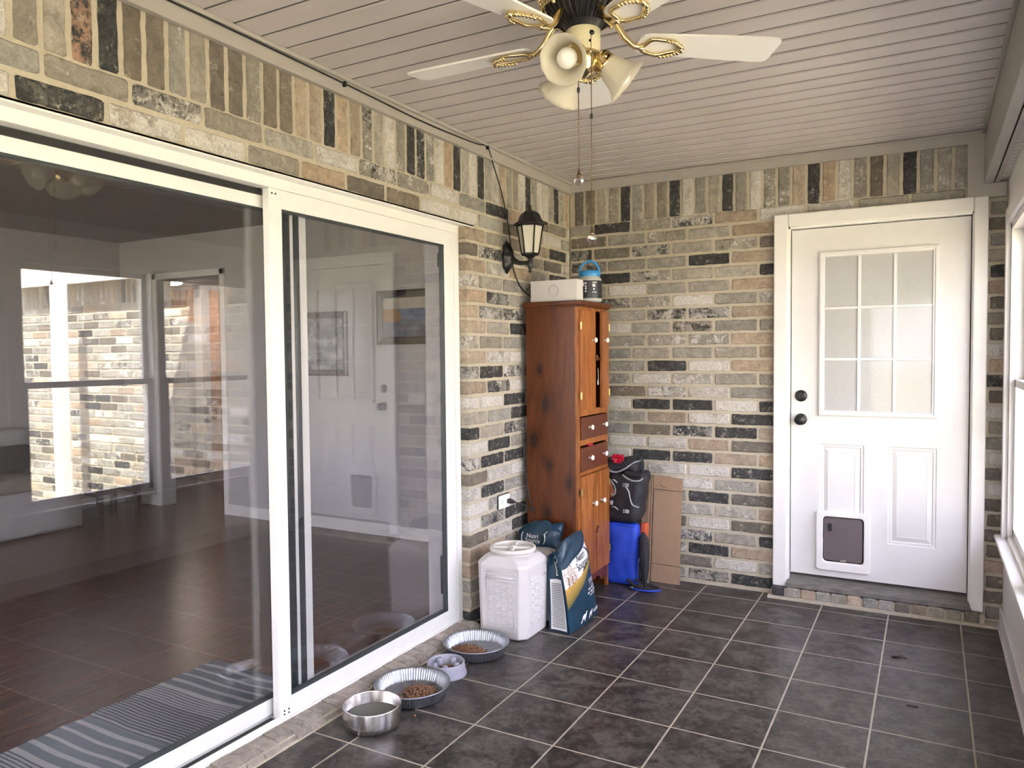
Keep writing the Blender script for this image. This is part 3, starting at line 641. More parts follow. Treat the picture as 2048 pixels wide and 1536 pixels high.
mb = MB().lathe([(.034, 0), (.034, .006), (.028, .010), (.014, .014), (.013, .032), (.022, .038), (.029, .050), (.030, .060), (.025, .070), (.012, .075), (.0, .076)], (1.468, YL, 1.052), 32, (0, -1, 0)); struct('door_knob', mb, 'black_metal', d2)
mb = MB().box((DX0 - .004, YL + .002, 1.02), (DX0 + .001, YL + .02, 1.09)); struct('strike_plate', mb, 'black_metal', d2)
# pet door
PX0, PX1, PZ0, PZ1 = 1.556, 1.842, .180, .524
pr_ = []
def rr_poly(x0, x1, z0, z1, r, n=5):
    P = []
    for cx, cz, a in ((x1 - r, z1 - r, 0), (x0 + r, z1 - r, 90), (x0 + r, z0 + r, 180), (x1 - r, z0 + r, 270)):
        for k in range(n + 1): t = R(a + 90 * k / n); P.append((cx + r * math.cos(t), cz + r * math.sin(t)))
    return P
def ringframe(mb, o, i, F, levels):
    """levels: (blend 0 outer..1 inner, depth)"""
    n = len(o); b = len(mb.v); vs = []
    for t, d in levels: vs += [F(o[k][0] * (1 - t) + i[k][0] * t, d, o[k][1] * (1 - t) + i[k][1] * t) for k in range(n)]
    mb.add(vs, [(j * n + k, j * n + (k + 1) % n, (j + 1) * n + (k + 1) % n, (j + 1) * n + k) for j in range(len(levels) - 1) for k in range(n)])
mb = MB(); O_, I_ = rr_poly(PX0, PX1, PZ0, PZ1, .014), rr_poly(PX0 + .036, PX1 - .034, PZ0 + .052, PZ1 - .030, .022)
ringframe(mb, O_, I_, FD, [(0, -.002), (0, .014), (.08, .018), (.88, .018), (1, .012), (1, -.003)])
pf = struct('pet_door_frame', mb, 'white_paint', d2)
mb = MB()
for x in (PX0 + .012, PX1 - .013):
    for z in (PZ0 + .012, PZ1 - .013): mb.lathe([(.005, 0), (.005, .002), (.003, .004), (0, .0045)], (x, YL - .018, z), 14, (0, -1, 0))
struct('screw_cap', mb, 'porcelain', pf)
mb = MB().box((PX0 + .032, YL + .000, PZ0 + .045), (PX1 - .03, YL + .003, PZ1 - .026)); struct('pet_door_liner', mb, 'black_rubber', pf)
mb = MB().prism(rr_poly(PX0 + .040, PX1 - .041, PZ0 + .058, PZ1 - .036, .018), lambda a, b, t: (a, YL - t, b), .001, .006); fl = struct('pet_flap', mb, 'smoked_flap', pf)
mb = MB().box(((PX0 + PX1) / 2 - .016, YL - .010, PZ0 + .056), ((PX0 + PX1) / 2 + .016, YL - .004, PZ0 + .066), .002); struct('flap_latch', mb, 'steel', fl)
mb = MB().prism(rr_poly(PX0 + .062, PX0 + .084, PZ1 - .115, PZ1 - .070, .006), lambda a, b, t: (a, YL - t, b), .006, .009); struct('flap_magnet', mb, 'black_rubber', fl)

# ---------------------------------------------------------------- the room behind the glass
mb = MB().box((-9.0, -6.6, -.12), (-.052, 3.3, 0)); struct('floor', mb, 'plank_tile')
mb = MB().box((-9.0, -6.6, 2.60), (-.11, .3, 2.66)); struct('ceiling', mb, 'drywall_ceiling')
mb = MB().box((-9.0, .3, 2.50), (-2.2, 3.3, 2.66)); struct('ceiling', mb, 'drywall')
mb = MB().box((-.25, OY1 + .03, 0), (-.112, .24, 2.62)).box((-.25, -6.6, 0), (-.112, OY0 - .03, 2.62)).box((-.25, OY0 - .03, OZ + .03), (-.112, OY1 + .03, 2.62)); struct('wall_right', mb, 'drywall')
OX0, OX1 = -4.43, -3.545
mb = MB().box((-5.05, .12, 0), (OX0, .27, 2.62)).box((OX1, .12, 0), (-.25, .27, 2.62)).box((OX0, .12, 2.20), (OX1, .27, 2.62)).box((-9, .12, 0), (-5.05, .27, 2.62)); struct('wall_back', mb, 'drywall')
mb = MB().box((-5.12, -6.6, 0), (-5.0, .12, 2.62)); struct('wall_left', mb, 'drywall')
mb = MB().box((-9, -6.7, 0), (-3.6, -6.6, 2.62)).box((-1.1, -6.7, 0), (-.11, -6.6, 2.62)).box((-3.6, -6.7, 0), (-1.1, -6.6, .35)).box((-3.6, -6.7, 2.25), (-1.1, -6.6, 2.62)); struct('wall_front', mb, 'drywall')
r = sroot('window_5', (-2.85, -6.65, .35)); mb = MB()  # unseen window, added to let more daylight into the room
for x in (-3.6, -2.4, -1.15): mb.box((x, -6.69, .35), (x + .05, -6.61, 2.25))
mb.box((-3.55, -6.69, .35), (-1.15, -6.61, .40)).box((-3.55, -6.69, 2.20), (-1.15, -6.61, 2.25)); struct('window_frame', mb, 'white_paint', r)
struct('window_pane', MB().box((-3.55, -6.653, .40), (-1.15, -6.647, 2.20)), 'window_glass', r)
mb = MB().box((-9, 2.9, 0), (-2.2, 3.0, 2.62)).box((-2.3, .2, 0), (-2.2, 3.0, 2.62)).box((-9.1, .2, 0), (-9, 3.0, 2.62)); struct('wall_hall', mb, 'drywall')
mb = MB()
for a, b in ((-5.0, OX0), (OX1, -.25)): mb.box((a, .104, 0), (b, .122, .10), .004)
struct('baseboard_back', mb, 'white_paint')
mb = MB()
for x in (OX0, OX1): s = 1 if x == OX1 else -1; mb.box((x, .102, 0), (x + s * .06, .122, 2.26), .004)
mb.box((OX0 - .06, .102, 2.20), (OX1 + .06, .122, 2.26), .004); struct('trim_opening', mb, 'white_paint')
mb = MB().box((-4.995, -6.5, 0), (-4.98, .1, .10), .004); struct('baseboard_left', mb, 'white_paint')
# a lit ceiling lamp in the hall
t = thing('ceiling_light', 'round flush ceiling lamp, lit, in the hall beyond the wall opening', 'ceiling light', (-6.85, 2.1, 2.50))
build('lamp_ring', MB().lathe([(.16, 0), (.165, -.03), (.15, -.04)], (-6.85, 2.1, 2.50), 32), 'white_paint', t)
m, nt, b, out = newmat('lamp_glow'); b.inputs['Emission Color'].default_value = (1, .86, .72, 1); b.inputs['Emission Strength'].default_value = 26; MAT['lamp_glow'] = m
build('diffuser', MB().lathe([(.148, -.030), (.13, -.055), (.08, -.07), (0, -.075)], (-6.85, 2.1, 2.50), 32), 'lamp_glow', t)

# ---------------------------------------------------------------- outdoors
mb = MB().box((-70, -80, -.3), (80, 80, -.121)); o = struct('ground', mb, 'lawn')
def tree(x, y, h, r, label, sd):
    random.seed(sd); t = thing('leafy_tree', label, 'tree', (x, y, -.12), 'trees on the lawn')
    tr = MB().tube([(x, y, -.12), (x + .1, y, h * .25), (x - .05, y + .1, h * .55), (x, y, h * .8)], [.22, .17, .12, .04], 10)
    for k in range(5):
        a = k * 1.3; tr.tube([(x, y, h * (.3 + .07 * k)), (x + r * .35 * math.cos(a), y + r * .35 * math.sin(a), h * (.5 + .06 * k)), (x + r * .7 * math.cos(a), y + r * .7 * math.sin(a), h * (.6 + .06 * k))], [.08, .06, .02], 7)
    build('trunk', tr, 'bark', t); lf = MB()
    for k in range(1500):
        d = Vector((random.gauss(0, 1), random.gauss(0, 1), random.gauss(0, 1))).normalized() * r * random.uniform(.55, 1.0)
        p = Vector((x, y, h * .64)) + Vector((d.x, d.y, d.z * h * .36 / r)); s = random.uniform(.14, .32)
        u = Vector((random.gauss(0, 1), random.gauss(0, 1), random.gauss(0, .6))).normalized(); w_ = u.cross(Vector((random.gauss(0, 1), random.gauss(0, 1), 1))).normalized()
        lf.add([p - u * s, p - w_ * s * .5, p + u * s, p + w_ * s * .5], [(0, 1, 2, 3)])
    build('foliage', lf, 'leaves', t)
tree(13, -17, 7.5, 3.0, 'broad leafy tree on the lawn, the middle one mirrored in the sliding glass', 1)
tree(18, -12, 9, 3.6, 'tall leafy tree on the lawn, nearest the brick house wall', 2)
tree(19, -24, 9.5, 4.0, 'largest leafy tree on the lawn, farthest from the brick house wall', 3)
random.seed(11)
# ---------------------------------------------------------------- ceiling fan
FX, FY = 1.203, -2.540; A0 = .645
fan = thing('ceiling_fan', 'white five-blade ceiling fan with brass fittings and three frosted glass shades', 'ceiling fan', (FX, FY, 2.585))
def P(r, a, z): return (FX + r * math.cos(a), FY + r * math.sin(a), z)
build('canopy', MB().lathe([(.0, 2.585), (.085, 2.585), (.10, 2.575), (.10, 2.562), (.06, 2.555)], (FX, FY, 0), 40), 'brass', fan)
mo = build('motor_housing', MB().lathe([(.05, 2.558), (.118, 2.556), (.128, 2.54), (.128, 2.505), (.115, 2.492)], (FX, FY, 0), 48), 'brass', fan)
mb = MB().lathe([(.112, 2.494), (.108, 2.478), (.090, 2.452), (.062, 2.432), (.05, 2.415)], (FX, FY, 0), 48)
for k in range(36):
    a = 2 * math.pi * k / 36; mb.tube([P(.113, a, 2.49), P(.098, a, 2.458), P(.066, a, 2.432)], .0035, 6)
build('motor_vent', mb, 'black_metal', mo)
mb = MB()                                               # pierced scrollwork skirt round the motor
for k in range(10):
    a = 2 * math.pi * k / 10
    for s in (-1, 1):
        pts = []
        for q in range(19):
            t = q / 18 * 4.6; rad = .022 * (1 - q / 26); aa = a + s * (.16 - rad * math.cos(t) / .115 * 1.0); pts.append(P(.134 - .010 * (q / 18), aa, 2.494 + rad * math.sin(t) * 1.15))
        mb.tube(pts, .0042, 6)
    mb.ball(P(.136, a, 2.518), .008, 8, 6).ball(P(.128, a, 2.466), .007, 8, 6)
mb.tube([P(.131, 2 * math.pi * k / 48, 2.470) for k in range(48)], .0035, 6, closed=True)
build('scroll_skirt', mb, 'brass', mo)
hz0 = build('switch_housing', MB().lathe([(.048, 2.418), (.0515, 2.414), (.0515, 2.352), (.049, 2.346), (.03, 2.345)], (FX, FY, 0), 40), 'ivory', fan)
mb = MB(); ca = math.atan2(-4.68 - FY, 2.128 - FX)
for da, z, r in ((.50, 2.392, .0075), (.38, 2.368, .0035), (-.25, 2.362, .0035)):
    build('switch_screw', MB().lathe([(r, -.002), (r, .003), (r * .6, .006), (0, .007)], P(.051, ca + da, z), 14, (math.cos(ca + da), math.sin(ca + da), 0)), 'black_metal', hz0)
lk = build('light_kit', MB().lathe([(.050, 2.347), (.052, 2.338), (.044, 2.322), (.040, 2.305), (.034, 2.292), (.018, 2.284), (.008, 2.276), (0, 2.274)], (FX, FY, 0), 40), 'brass', fan)
# blades
for k in range(5):
    a = A0 + 2 * math.pi * k / 5; u = Vector((math.cos(a), math.sin(a), 0)); v = Vector((-math.sin(a), math.cos(a), 0)); pit = R(-9)
    v2 = v * math.cos(pit) + Vector((0, 0, 1)) * math.sin(pit); c = Vector((FX, FY, 2.385)); zn = u.cross(v2)
    L = []
    for s, wd in ((.168, .0), (.170, .030), (.178, .043), (.195, .050), (.30, .056), (.43, .062), (.56, .066), (.595, .064), (.606, .058), (.611, .045)):
        L.append((s, wd))
    poly = [(s, -w_) for s, w_ in L] + [(.611, .045)] + [(s, w_) for s, w_ in L[::-1][1:-1]]
    bl = build('fan_blade', MB().prism(poly, lambda a_, b_, t: c + u * a_ + v2 * b_ + zn * t, 0, .006), 'white_paint', fan)
    ir = MB(); q = lambda s, w_, d: c + u * s + v2 * w_ + zn * (-.007 + d)
    arm = [P(.075, a, 2.470), P(.105, a, 2.440), P(.130, a, 2.402), P(.155, a, 2.380), q(.188, 0, -.004)]
    ir.tube(arm, [.010, .0105, .0105, .0095, .009], 10)
    ring = []
    for j in range(40):
        t = 2 * math.pi * j / 40; wob = 1 + .07 * math.sin(5 * t)
        ring.append(q(.242 - .058 * math.cos(t) * wob, .040 * math.sin(t) * wob * (1 + .15 * math.cos(t)), 0))
    ir.tube(ring, .0075, 8, closed=True, flat=.7)
    for j in range(14):
        t = R(100 + 160 * j / 13 - 90 - 90); ir.ball(q(.242 + .058 * math.cos(t), .043 * math.sin(t), -.004), .0065, 8, 6)
    ir.ball(q(.306, 0, -.004), .011, 10, 8).ball(q(.300, .016, -.004), .008, 8, 6).ball(q(.300, -.016, -.004), .008, 8, 6)
    build('blade_iron', ir, 'brass', bl)
# three lamps
def bell(r, h, t): return r * (1 + (.016 * math.sin(12 * t) if h > .10 else 0))
for az, tilt in ((R(270), R(40)), (R(28), R(40)), (R(148), R(38))):
    ax = Vector((math.cos(az) * math.cos(tilt), math.sin(az) * math.cos(tilt), -math.sin(tilt)))
    if az > R(250): ax = Vector((math.cos(az) * math.cos(R(28)), math.sin(az) * math.cos(R(28)), -math.sin(R(28))))
    n0 = Vector(P(.045, az, 2.335)); n1 = n0 + ax * .030
    mb = MB().tube([P(.03, az, 2.31), P(.042, az, 2.322), n0], .010, 10).lathe([(.012, -.010), (.030, .0), (.034, .010), (.034, .028), (.037, .030), (.030, .036)], n0, 32, ax, fn=lambda r, h, t: r * (1 + .04 * math.cos(12 * t)))
    s1 = Vector(n0 + ax * .02); sd = ax.cross(Vector((0, 0, 1))).normalized()
    for sgn in (-1, 1): mb.lathe([(.0035, 0), (.0035, .012), (.006, .013), (.006, .018), (0, .019)], s1 + sd * sgn * .034, 10, sd * sgn)
    f = build('lamp_holder', mb, 'brass', lk)
    sh = build('glass_shade', MB().lathe([(.030, .010), (.033, .030), (.040, .050), (.046, .070), (.052, .088), (.062, .104), (.072, .114), (.0705, .1145), (.060, .106), (.050, .089), (.044, .070), (.038, .050), (.031, .031), (.028, .012)], n0, 48, ax, fn=bell, cap=False), 'shade_glass', lk)
    build('light_bulb', MB().lathe([(.013, .028), (.013, .040), (.022, .058), (.0295, .075), (.030, .086), (.026, .100), (.016, .111), (.006, .1145), (0, .115)], n0, 32, ax), 'porcelain', lk)
for px, z0, z1 in ((1.208, 2.300, 1.995), (1.249, 2.330, 1.822)):
    mb = MB(); z = z0
    if px > 1.22: mb.tube([P(.050, ca + .5, 2.392), (px, FY - .05, 2.38), (px, FY - .05, z0)], .0012, 6)
    yy = FY - .05
    mb.tube([(px, yy, z0), (px, yy, z1)], .0010, 6)
    while z > z1: mb.ball((px, yy, z), .0022, 6, 4); z -= .0056
    ch = build('pull_chain', mb, 'antique_brass', fan)
    build('chain_coupling', MB().lathe([(.003, -.008), (.0045, -.004), (.0045, .004), (.003, .008)], (px, yy, z1 + (.23 if px < 1.22 else .32)), 10), 'black_metal', ch)
    build('chain_bell', MB().lathe([(.002, z1), (.003, z1 - .008), (.007, z1 - .020), (.0085, z1 - .026), (.004, z1 - .028)], (px, yy, 0), 16), 'antique_brass', ch)
    zc = z1 - .036; build('crystal_drop', MB().lathe([(.004, .014), (.012, .009), (.0155, .001), (.0135, -.006), (.008, -.012), (0, -.0145)], (px, yy, zc), 9, smooth=False), 'crystal', ch)

# ---------------------------------------------------------------- wall lantern
LX_, LY_ = .158, -.885
ln = thing('wall_lantern', 'black coach lantern with frosted panes on the brick wall above the wooden cabinet', 'wall lamp', (0, LY_, 2.0))
mb = MB().lathe([(.032, .0), (.036, .006), (.033, .018), (.026, .030), (.016, .046), (.0, .050)], (0, LY_ - .0, 2.0), 36, (1, 0, 0), fn=lambda r, h, t: r)
b0 = mb.v
for v in b0:
    dy, dz = v.y - LY_, v.z - 2.0; a = math.atan2(dz, dy); k = 1 + .08 * math.cos(8 * a); v.y = LY_ + dy * 1.25 * k; v.z = 2.0 + dz * 2.45 * k
build('wall_plate', mb, 'black_metal', ln)
mb = MB().tube([(.035, LY_, 1.992), (.06, LY_, 1.974), (.09, LY_, 1.962), (.13, LY_, 1.960), (LX_, LY_, 1.960)], [.022, .017, .012, .011, .012], 14)
mb.lathe([(.0, 1.902), (.008, 1.905), (.011, 1.913), (.007, 1.922), (.010, 1.927), (.014, 1.936), (.017, 1.944), (.016, 1.966), (.012, 1.975), (.015, 1.984), (.026, 1.992), (.036, 2.000), (.040, 2.006)], (LX_, LY_, 0), 24)
build('bracket_arm', mb, 'black_metal', ln)
def hexring(r, z): return [(LX_ + r * math.cos(R(60 * k + 18)), LY_ + r * math.sin(R(60 * k + 18)), z) for k in range(6)]
def hexloft(mb, prof):
    vs = [p for r, z in prof for p in hexring(r, z)]
    mb.add(vs, [(i * 6 + k, i * 6 + (k + 1) % 6, (i + 1) * 6 + (k + 1) % 6, (i + 1) * 6 + k) for i in range(len(prof) - 1) for k in range(6)] + [tuple(range(6))[::-1], tuple(range(len(vs) - 6, len(vs)))]); return mb
mb = MB(); hexloft(mb, [(.042, 1.998), (.050, 2.004), (.050, 2.012), (.045, 2.014)]); hexloft(mb, [(.072, 2.160), (.077, 2.166), (.077, 2.174), (.06, 2.176)])
for k in range(6):
    a = R(60 * k + 18); mb.tube([(LX_ + .048 * math.cos(a), LY_ + .048 * math.sin(a), 2.008), (LX_ + .074 * math.cos(a), LY_ + .074 * math.sin(a), 2.168)], .0048, 6)
cg = build('lantern_cage', mb, 'black_metal', ln)
mb = MB(); hexloft(mb, [(.092, 2.170), (.095, 2.176), (.090, 2.181), (.072, 2.192), (.064, 2.203), (.060, 2.218), (.050, 2.234), (.034, 2.245), (.020, 2.250)])
mb.lathe([(.018, 2.249), (.011, 2.256), (.008, 2.263), (.013, 2.269), (.009, 2.277), (.0, 2.283)], (LX_, LY_, 0), 18)
for k in range(6): a = R(60 * k + 18); mb.ball((LX_ + .094 * math.cos(a), LY_ + .094 * math.sin(a), 2.172), .006, 8, 6)
build('lantern_roof', mb, 'black_metal', ln)
for k in range(6):
    a, b = R(60 * k + 18), R(60 * k + 78); q = lambda r, t, z: (LX_ + r * math.cos(t), LY_ + r * math.sin(t), z)
    mb = MB().add([q(.0465, a, 2.010), q(.0465, b, 2.010), q(.072, b, 2.168), q(.072, a, 2.168), q(.044, a, 2.010), q(.044, b, 2.010), q(.0695, b, 2.168), q(.0695, a, 2.168)], [(0, 1, 2, 3), (7, 6, 5, 4), (0, 1, 5, 4), (1, 2, 6, 5), (2, 3, 7, 6), (3, 0, 4, 7)])
    build('lantern_pane', mb, 'lamp_glass_unlit', cg)

# ---------------------------------------------------------------- cables and the outlet
def smooth(pts, n=8):
    P_ = [Vector(p) for p in pts]; out = []
    for i in range(len(P_) - 1):
        a, b, c, d = P_[max(i - 1, 0)], P_[i], P_[i + 1], P_[min(i + 2, len(P_) - 1)]
        for k in range(n):
            t = k / n; out.append(.5 * ((2 * b) + (c - a) * t + (2 * a - 5 * b + 4 * c - d) * t * t + (3 * b - a - 3 * c + d) * t ** 3))
    return out + [P_[-1]]
cb = MB().tube(smooth([(.024, -6.9, 2.566), (.024, -5, 2.562), (.024, -3.2, 2.566), (.024, -2.26, 2.556), (.024, -1.7, 2.545), (.024, -1.25, 2.556), (.024, -1.12, 2.568), (.016, -1.05, 2.50), (.012, -.955, 2.37), (.010, -.88, 2.22), (.009, -.835, 2.05), (.009, -.80, 1.93), (.010, -.73, 1.85), (.013, -.62, 1.800), (.015, -.50, 1.775), (.015, -.40, 1.755)]), .0036, 8)
c = build('power_cable', cb, 'black_rubber'); tag(c, 'thin black cable run along the ceiling trim and down behind the wall lantern', 'cable')
mb = MB()
for y, z in ((-2.26, 2.556), (-1.12, 2.566), (-3.9, 2.563)): build('cable_clip', MB().box((.018, y - .006, z - .014), (.034, y + .006, z + .008), .003), 'black_metal', c)
ot = thing('wall_outlet', 'white electrical outlet plate low on the brick wall beside the sliding door', 'outlet', (0, -.940, .610))
build('gasket_plate', MB().box((-.002, -1.004, .572), (.003, -.876, .652), .001), 'black_rubber', ot)
build('cover_plate', MB().box((.002, -1.000, .571), (.009, -.876, .648), .003), 'porcelain', ot)
mb = MB()
for y in (-.908, -.972):
    rc = build('receptacle', MB().prism(rr_poly(y - .016, y + .016, .594, .626, .012), lambda a, b, t: (t, a, b), .008, .0115), 'porcelain', ot)
mb = MB()
for dz in (-.007, .007): mb.box((.011, -.979, .610 + dz - .001), (.0122, -.968, .610 + dz + .001))
mb.lathe([(.0028, 0), (.0028, .0008)], (.0113, -.962, .610), 10, (1, 0, 0)); build('slot', mb, 'black_metal', rc)
pc = MB().tube([(.012, -.908, .608), (.024, -.905, .607), (.038, -.900, .604), (.052, -.893, .600)], [.012, .015, .013, .007], 12)
pg = build('electric_cord', pc, 'black_rubber'); tag(pg, 'dark plug and cord in the outlet, leading behind the wooden cabinet', 'cord')
mb = MB().tube(smooth([(.050, -.894, .6), (.075, -.86, .585), (.095, -.80, .555), (.105, -.755, .520), (.085, -.735, .535), (.060, -.732, .60), (.044, -.735, .70), (.034, -.74, .80), (.026, -.74, .95)]), .0042, 8); build('cord', mb, 'black_rubber', pg)

# ---------------------------------------------------------------- tall cabinet
CX0, CX1, CY0, CY1, CT = .038, .372, -.718, -.268, 1.752
cab = thing('tall_cabinet', 'tall narrow reddish pine cabinet with white knobs in the brick corner', 'cabinet', ((CX0 + CX1) / 2, (CY0 + CY1) / 2, 0))
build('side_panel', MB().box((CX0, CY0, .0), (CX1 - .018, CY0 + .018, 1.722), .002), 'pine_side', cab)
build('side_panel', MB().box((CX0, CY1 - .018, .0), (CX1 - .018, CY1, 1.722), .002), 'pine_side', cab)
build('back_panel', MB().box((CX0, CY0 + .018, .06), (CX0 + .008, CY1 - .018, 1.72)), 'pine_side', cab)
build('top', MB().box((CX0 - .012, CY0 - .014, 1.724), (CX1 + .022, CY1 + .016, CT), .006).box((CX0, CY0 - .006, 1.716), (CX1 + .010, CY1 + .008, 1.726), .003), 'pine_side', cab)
XF = CX1; FR = lambda a, b, t: (t, a, b)
mb = MB()
mb.box((XF - .02, CY0, 0), (XF, CY0 + .026, 1.722), .002).box((XF - .02, CY1 - .026, 0), (XF, CY1, 1.722), .002)
for z0, z1 in ((1.698, 1.722), (1.086, 1.122), (.916, .948), (.742, .764)): mb.box((XF - .02, CY0 + .02, z0), (XF, CY1 - .02, z1))
build('face_frame', mb, 'pine_front', cab)
ap = [(CY0 + .02, .140), (CY0 + .02, .062), (CY0 + .045, .060), (CY0 + .07, .072), (CY0 + .095, .060), (CY0 + .12, .064), (CY0 + .15, .092), (CY0 + .19, .104), ((CY0 + CY1) / 2, .088), (CY1 - .19, .104), (CY1 - .15, .092), (CY1 - .12, .064), (CY1 - .095, .060), (CY1 - .07, .072), (CY1 - .045, .060), (CY1 - .02, .062), (CY1 - .02, .140)]
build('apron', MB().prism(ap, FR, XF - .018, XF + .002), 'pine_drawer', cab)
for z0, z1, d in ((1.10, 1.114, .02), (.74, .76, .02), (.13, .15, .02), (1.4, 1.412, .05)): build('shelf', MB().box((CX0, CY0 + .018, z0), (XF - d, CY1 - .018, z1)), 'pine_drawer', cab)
def knob(parent, y, z, x):
    build('knob', MB().lathe([(.006, 0), (.007, .004), (.0055, .010), (.011, .015), (.0155, .021), (.0150, .027), (.009, .031), (0, .032)], (x, y, z), 22, (1, 0, 0)), 'porcelain', parent)
def hinge(parent, y, z, x):
    build('hinge', MB().box((x, y - .012, z - .020), (x + .003, y + .012, z + .020), .001).lathe([(.0035, -.021), (.0035, .021)], (x + .003, y, z), 8), 'hinge_brass', parent)
def cdoor(y0, y1, z0, z1, ky, kz, hy, hs, ajar=0, notch=None):
    w_ = y1 - y0; side = 1 if hy > (y0 + y1) / 2 else -1
    mb = MB().box((XF - .001, y0, z0), (XF + .016, y1, z1), .002)
    for yy in (y0 + w_ * .45,): mb.box((XF + .0155, yy, z0 + .004), (XF + .0163, yy + .0012, z1 - .004))
    if ajar:
        for v in mb.v:
            d = abs(v.y - hy); v.x += d * math.sin(ajar); v.y = hy - side * d * math.cos(ajar)
    dr = build('cabinet_door', mb, 'pine_front', cab)
    x = XF + .016 + (abs(ky - hy) * math.sin(ajar)); knob(dr, ky, kz, x)
    for z in hs: hinge(dr, hy, z, XF + .015)
    return dr
cdoor(CY0 + .016, -.492, 1.124, 1.697, -.545, 1.527, CY0 + .010, (1.608, 1.207))
cdoor(-.462, CY1 - .014, 1.124, 1.700, -.412, 1.527, CY1 - .012, (1.608, 1.210), ajar=R(9))
cdoor(CY0 + .016, -.500, .142, .740, -.548, .564, CY0 + .010, (.652, .260))
cdoor(-.490, CY1 - .014, .142, .740, -.420, .562, CY1 - .012, (.650, .240))
for z0, z1 in ((.950, 1.080), (.768, .905)):
    d = build('drawer', MB().box((XF - .30, CY0 + .035, z0 + .008), (XF - .002, CY1 - .035, z1 - .02)).box((XF - .004, CY0 + .026, z0), (XF + .012, CY1 - .028, z1), .004), 'pine_drawer', cab)
    for y in (-.592, -.376): knob(d, y, (z0 + z1) / 2 + .003, XF + .012)
build('door_latch', MB().box((XF + .016, -.500, 1.405), (XF + .026, -.482, 1.440), .003).tube([(XF + .022, -.498, 1.44), (XF + .026, -.470, 1.410)], .006, 8), 'pine_drawer', cab)
build('door_latch', MB().tube([(XF + .022, -.510, .380), (XF + .026, -.485, .415)], .006, 8), 'pine_drawer', cab)
cd = build('red_ribbon', MB().rbox((XF + .004, -.560, .912), (.02, .06, .012), .005, 3), 'red_foil', cab)
mb = MB().tube([(XF + .02, -.47, 1.36), (XF + .024, -.475, 1.30), (XF + .02, -.468, 1.27)], .0015, 6).box((XF + .018, -.476, 1.262), (XF + .022, -.466, 1.29)); build('key_string', mb, 'paper', cab)

# box and jug on the cabinet
bx = thing('gift_box', 'flat white cardboard box with a thin ring printed on it, on the cabinet top', 'box', (.206, -.640, CT))
build('box_body', MB().box((.058, -.690, CT), (.356, -.602, CT + .124), .0015), 'white_card', bx)
mb = MB()
for r in (.034, .026): mb.tube([(.207 + r * math.cos(2 * math.pi * k / 48), -.6905, CT + .062 + r * math.sin(2 * math.pi * k / 48) + (.034 - r) * .4) for k in range(48)], .0006, 6, closed=True)
mb.ball((.207, -.6905, CT + .066), .0016, 8, 6); build('ring_mark', mb, 'soft_line', bx)
JX, JY = .362, -.520; jg = thing('water_jug', 'wide jug with black label and blue loop-handled lid, behind the white box', 'jug', (JX, JY, CT))
build('jug_body', MB().lathe([(.0, .0), (.066, .0), (.072, .006), (.072, .125), (.069, .136), (.060, .144), (.058, .156), (.0, .156)], (JX, JY, CT), 44), 'grey_plastic', jg)
lb = build('jug_label', MB().lathe([(.0726, .018), (.0726, .122)], (JX, JY, CT), 60, cap=False), 'jug_label', jg)
li = build('jug_lid', MB().lathe([(.0, .148), (.0625, .148), (.064, .152), (.064, .176), (.060, .182), (.0, .184)], (JX, JY, CT), 44, fn=lambda r, h, t: r * (1 + (.012 * math.cos(30 * t) if r > .061 else 0))), 'blue_plastic', jg)
hv = Vector((math.cos(R(20)), math.sin(R(20)), 0))
build('loop_handle', MB().tube([Vector((JX, JY, CT + .176)) + hv * (.056 * math.cos(R(a))) + Vector((0, 0, .064 * math.sin(R(a)))) for a in range(0, 181, 12)], .0075, 10), 'blue_plastic', li)
def on_cyl(txt, size, a0, z, r=.0731):
    vs, fs = textmesh(txt, size); mb = MB(); mb.add([(JX + r * math.cos(a0 + v.x / r), JY + r * math.sin(a0 + v.x / r), CT + z + v.y) for v in vs], fs); return mb
a_c = math.atan2(-4.68 - JY, 2.128 - JX)
mb = MB()
for a, z, wd, hh in ((.22, .108, .030, .004), (.20, .098, .020, .003), (.24, .084, .016, .012), (.30, .066, .008, .010), (.22, .052, .026, .003), (-.38, .100, .010, .010), (-.38, .084, .010, .008), (-.38, .070, .010, .010), (-.38, .054, .009, .009), (-.60, .090, .012, .022)):
    n = 4
    if a == -.38 and z == .100: build('label_print', mb, 'white_print', lb); mb = MB()
    mb.add([(JX + .0732 * math.cos(a_c + a + wd / .0732 * k / n), JY + .0732 * math.sin(a_c + a + wd / .0732 * k / n), CT + z + hh * s) for s in (0, 1) for k in range(n + 1)], [(k, k + 1, n + 2 + k, n + 1 + k) for k in range(n)])
build('label_print', mb, 'white_print', lb)

# ---------------------------------------------------------------- pet food bin
BX, BY = .222, -1.232; bn = thing('pet_food_bin', 'white plastic pet food bin with paw prints and a round screw lid', 'storage bin', (BX, BY, 0))
def octo(h, c): return [(-h + c, -h), (h - c, -h), (h, -h + c), (h, h - c), (h - c, h), (-h + c, h), (-h, h - c), (-h, -h + c)]
def octloft(mb, prof, bx=BX, by=BY, sub=1):
    vs = []
    for hw, c, z in prof: vs += [(bx + a, by + b, z) for a, b in octo(hw, c)]
    n = 8; mb.add(vs, [(i * n + k, i * n + (k + 1) % n, (i + 1) * n + (k + 1) % n, (i + 1) * n + k) for i in range(len(prof) - 1) for k in range(n)] + [tuple(range(n))[::-1], tuple(range(len(vs) - n, len(vs)))]); return mb
mb = MB(); octloft(mb, [(.134, .038, 0), (.140, .036, .008), (.146, .034, .355), (.148, .036, .368), (.144, .040, .380), (.126, .046, .402), (.112, .048, .412), (.0, .0, .414)])
bb = build('bin_body', mb, 'bin_plastic', bn, merge=True)
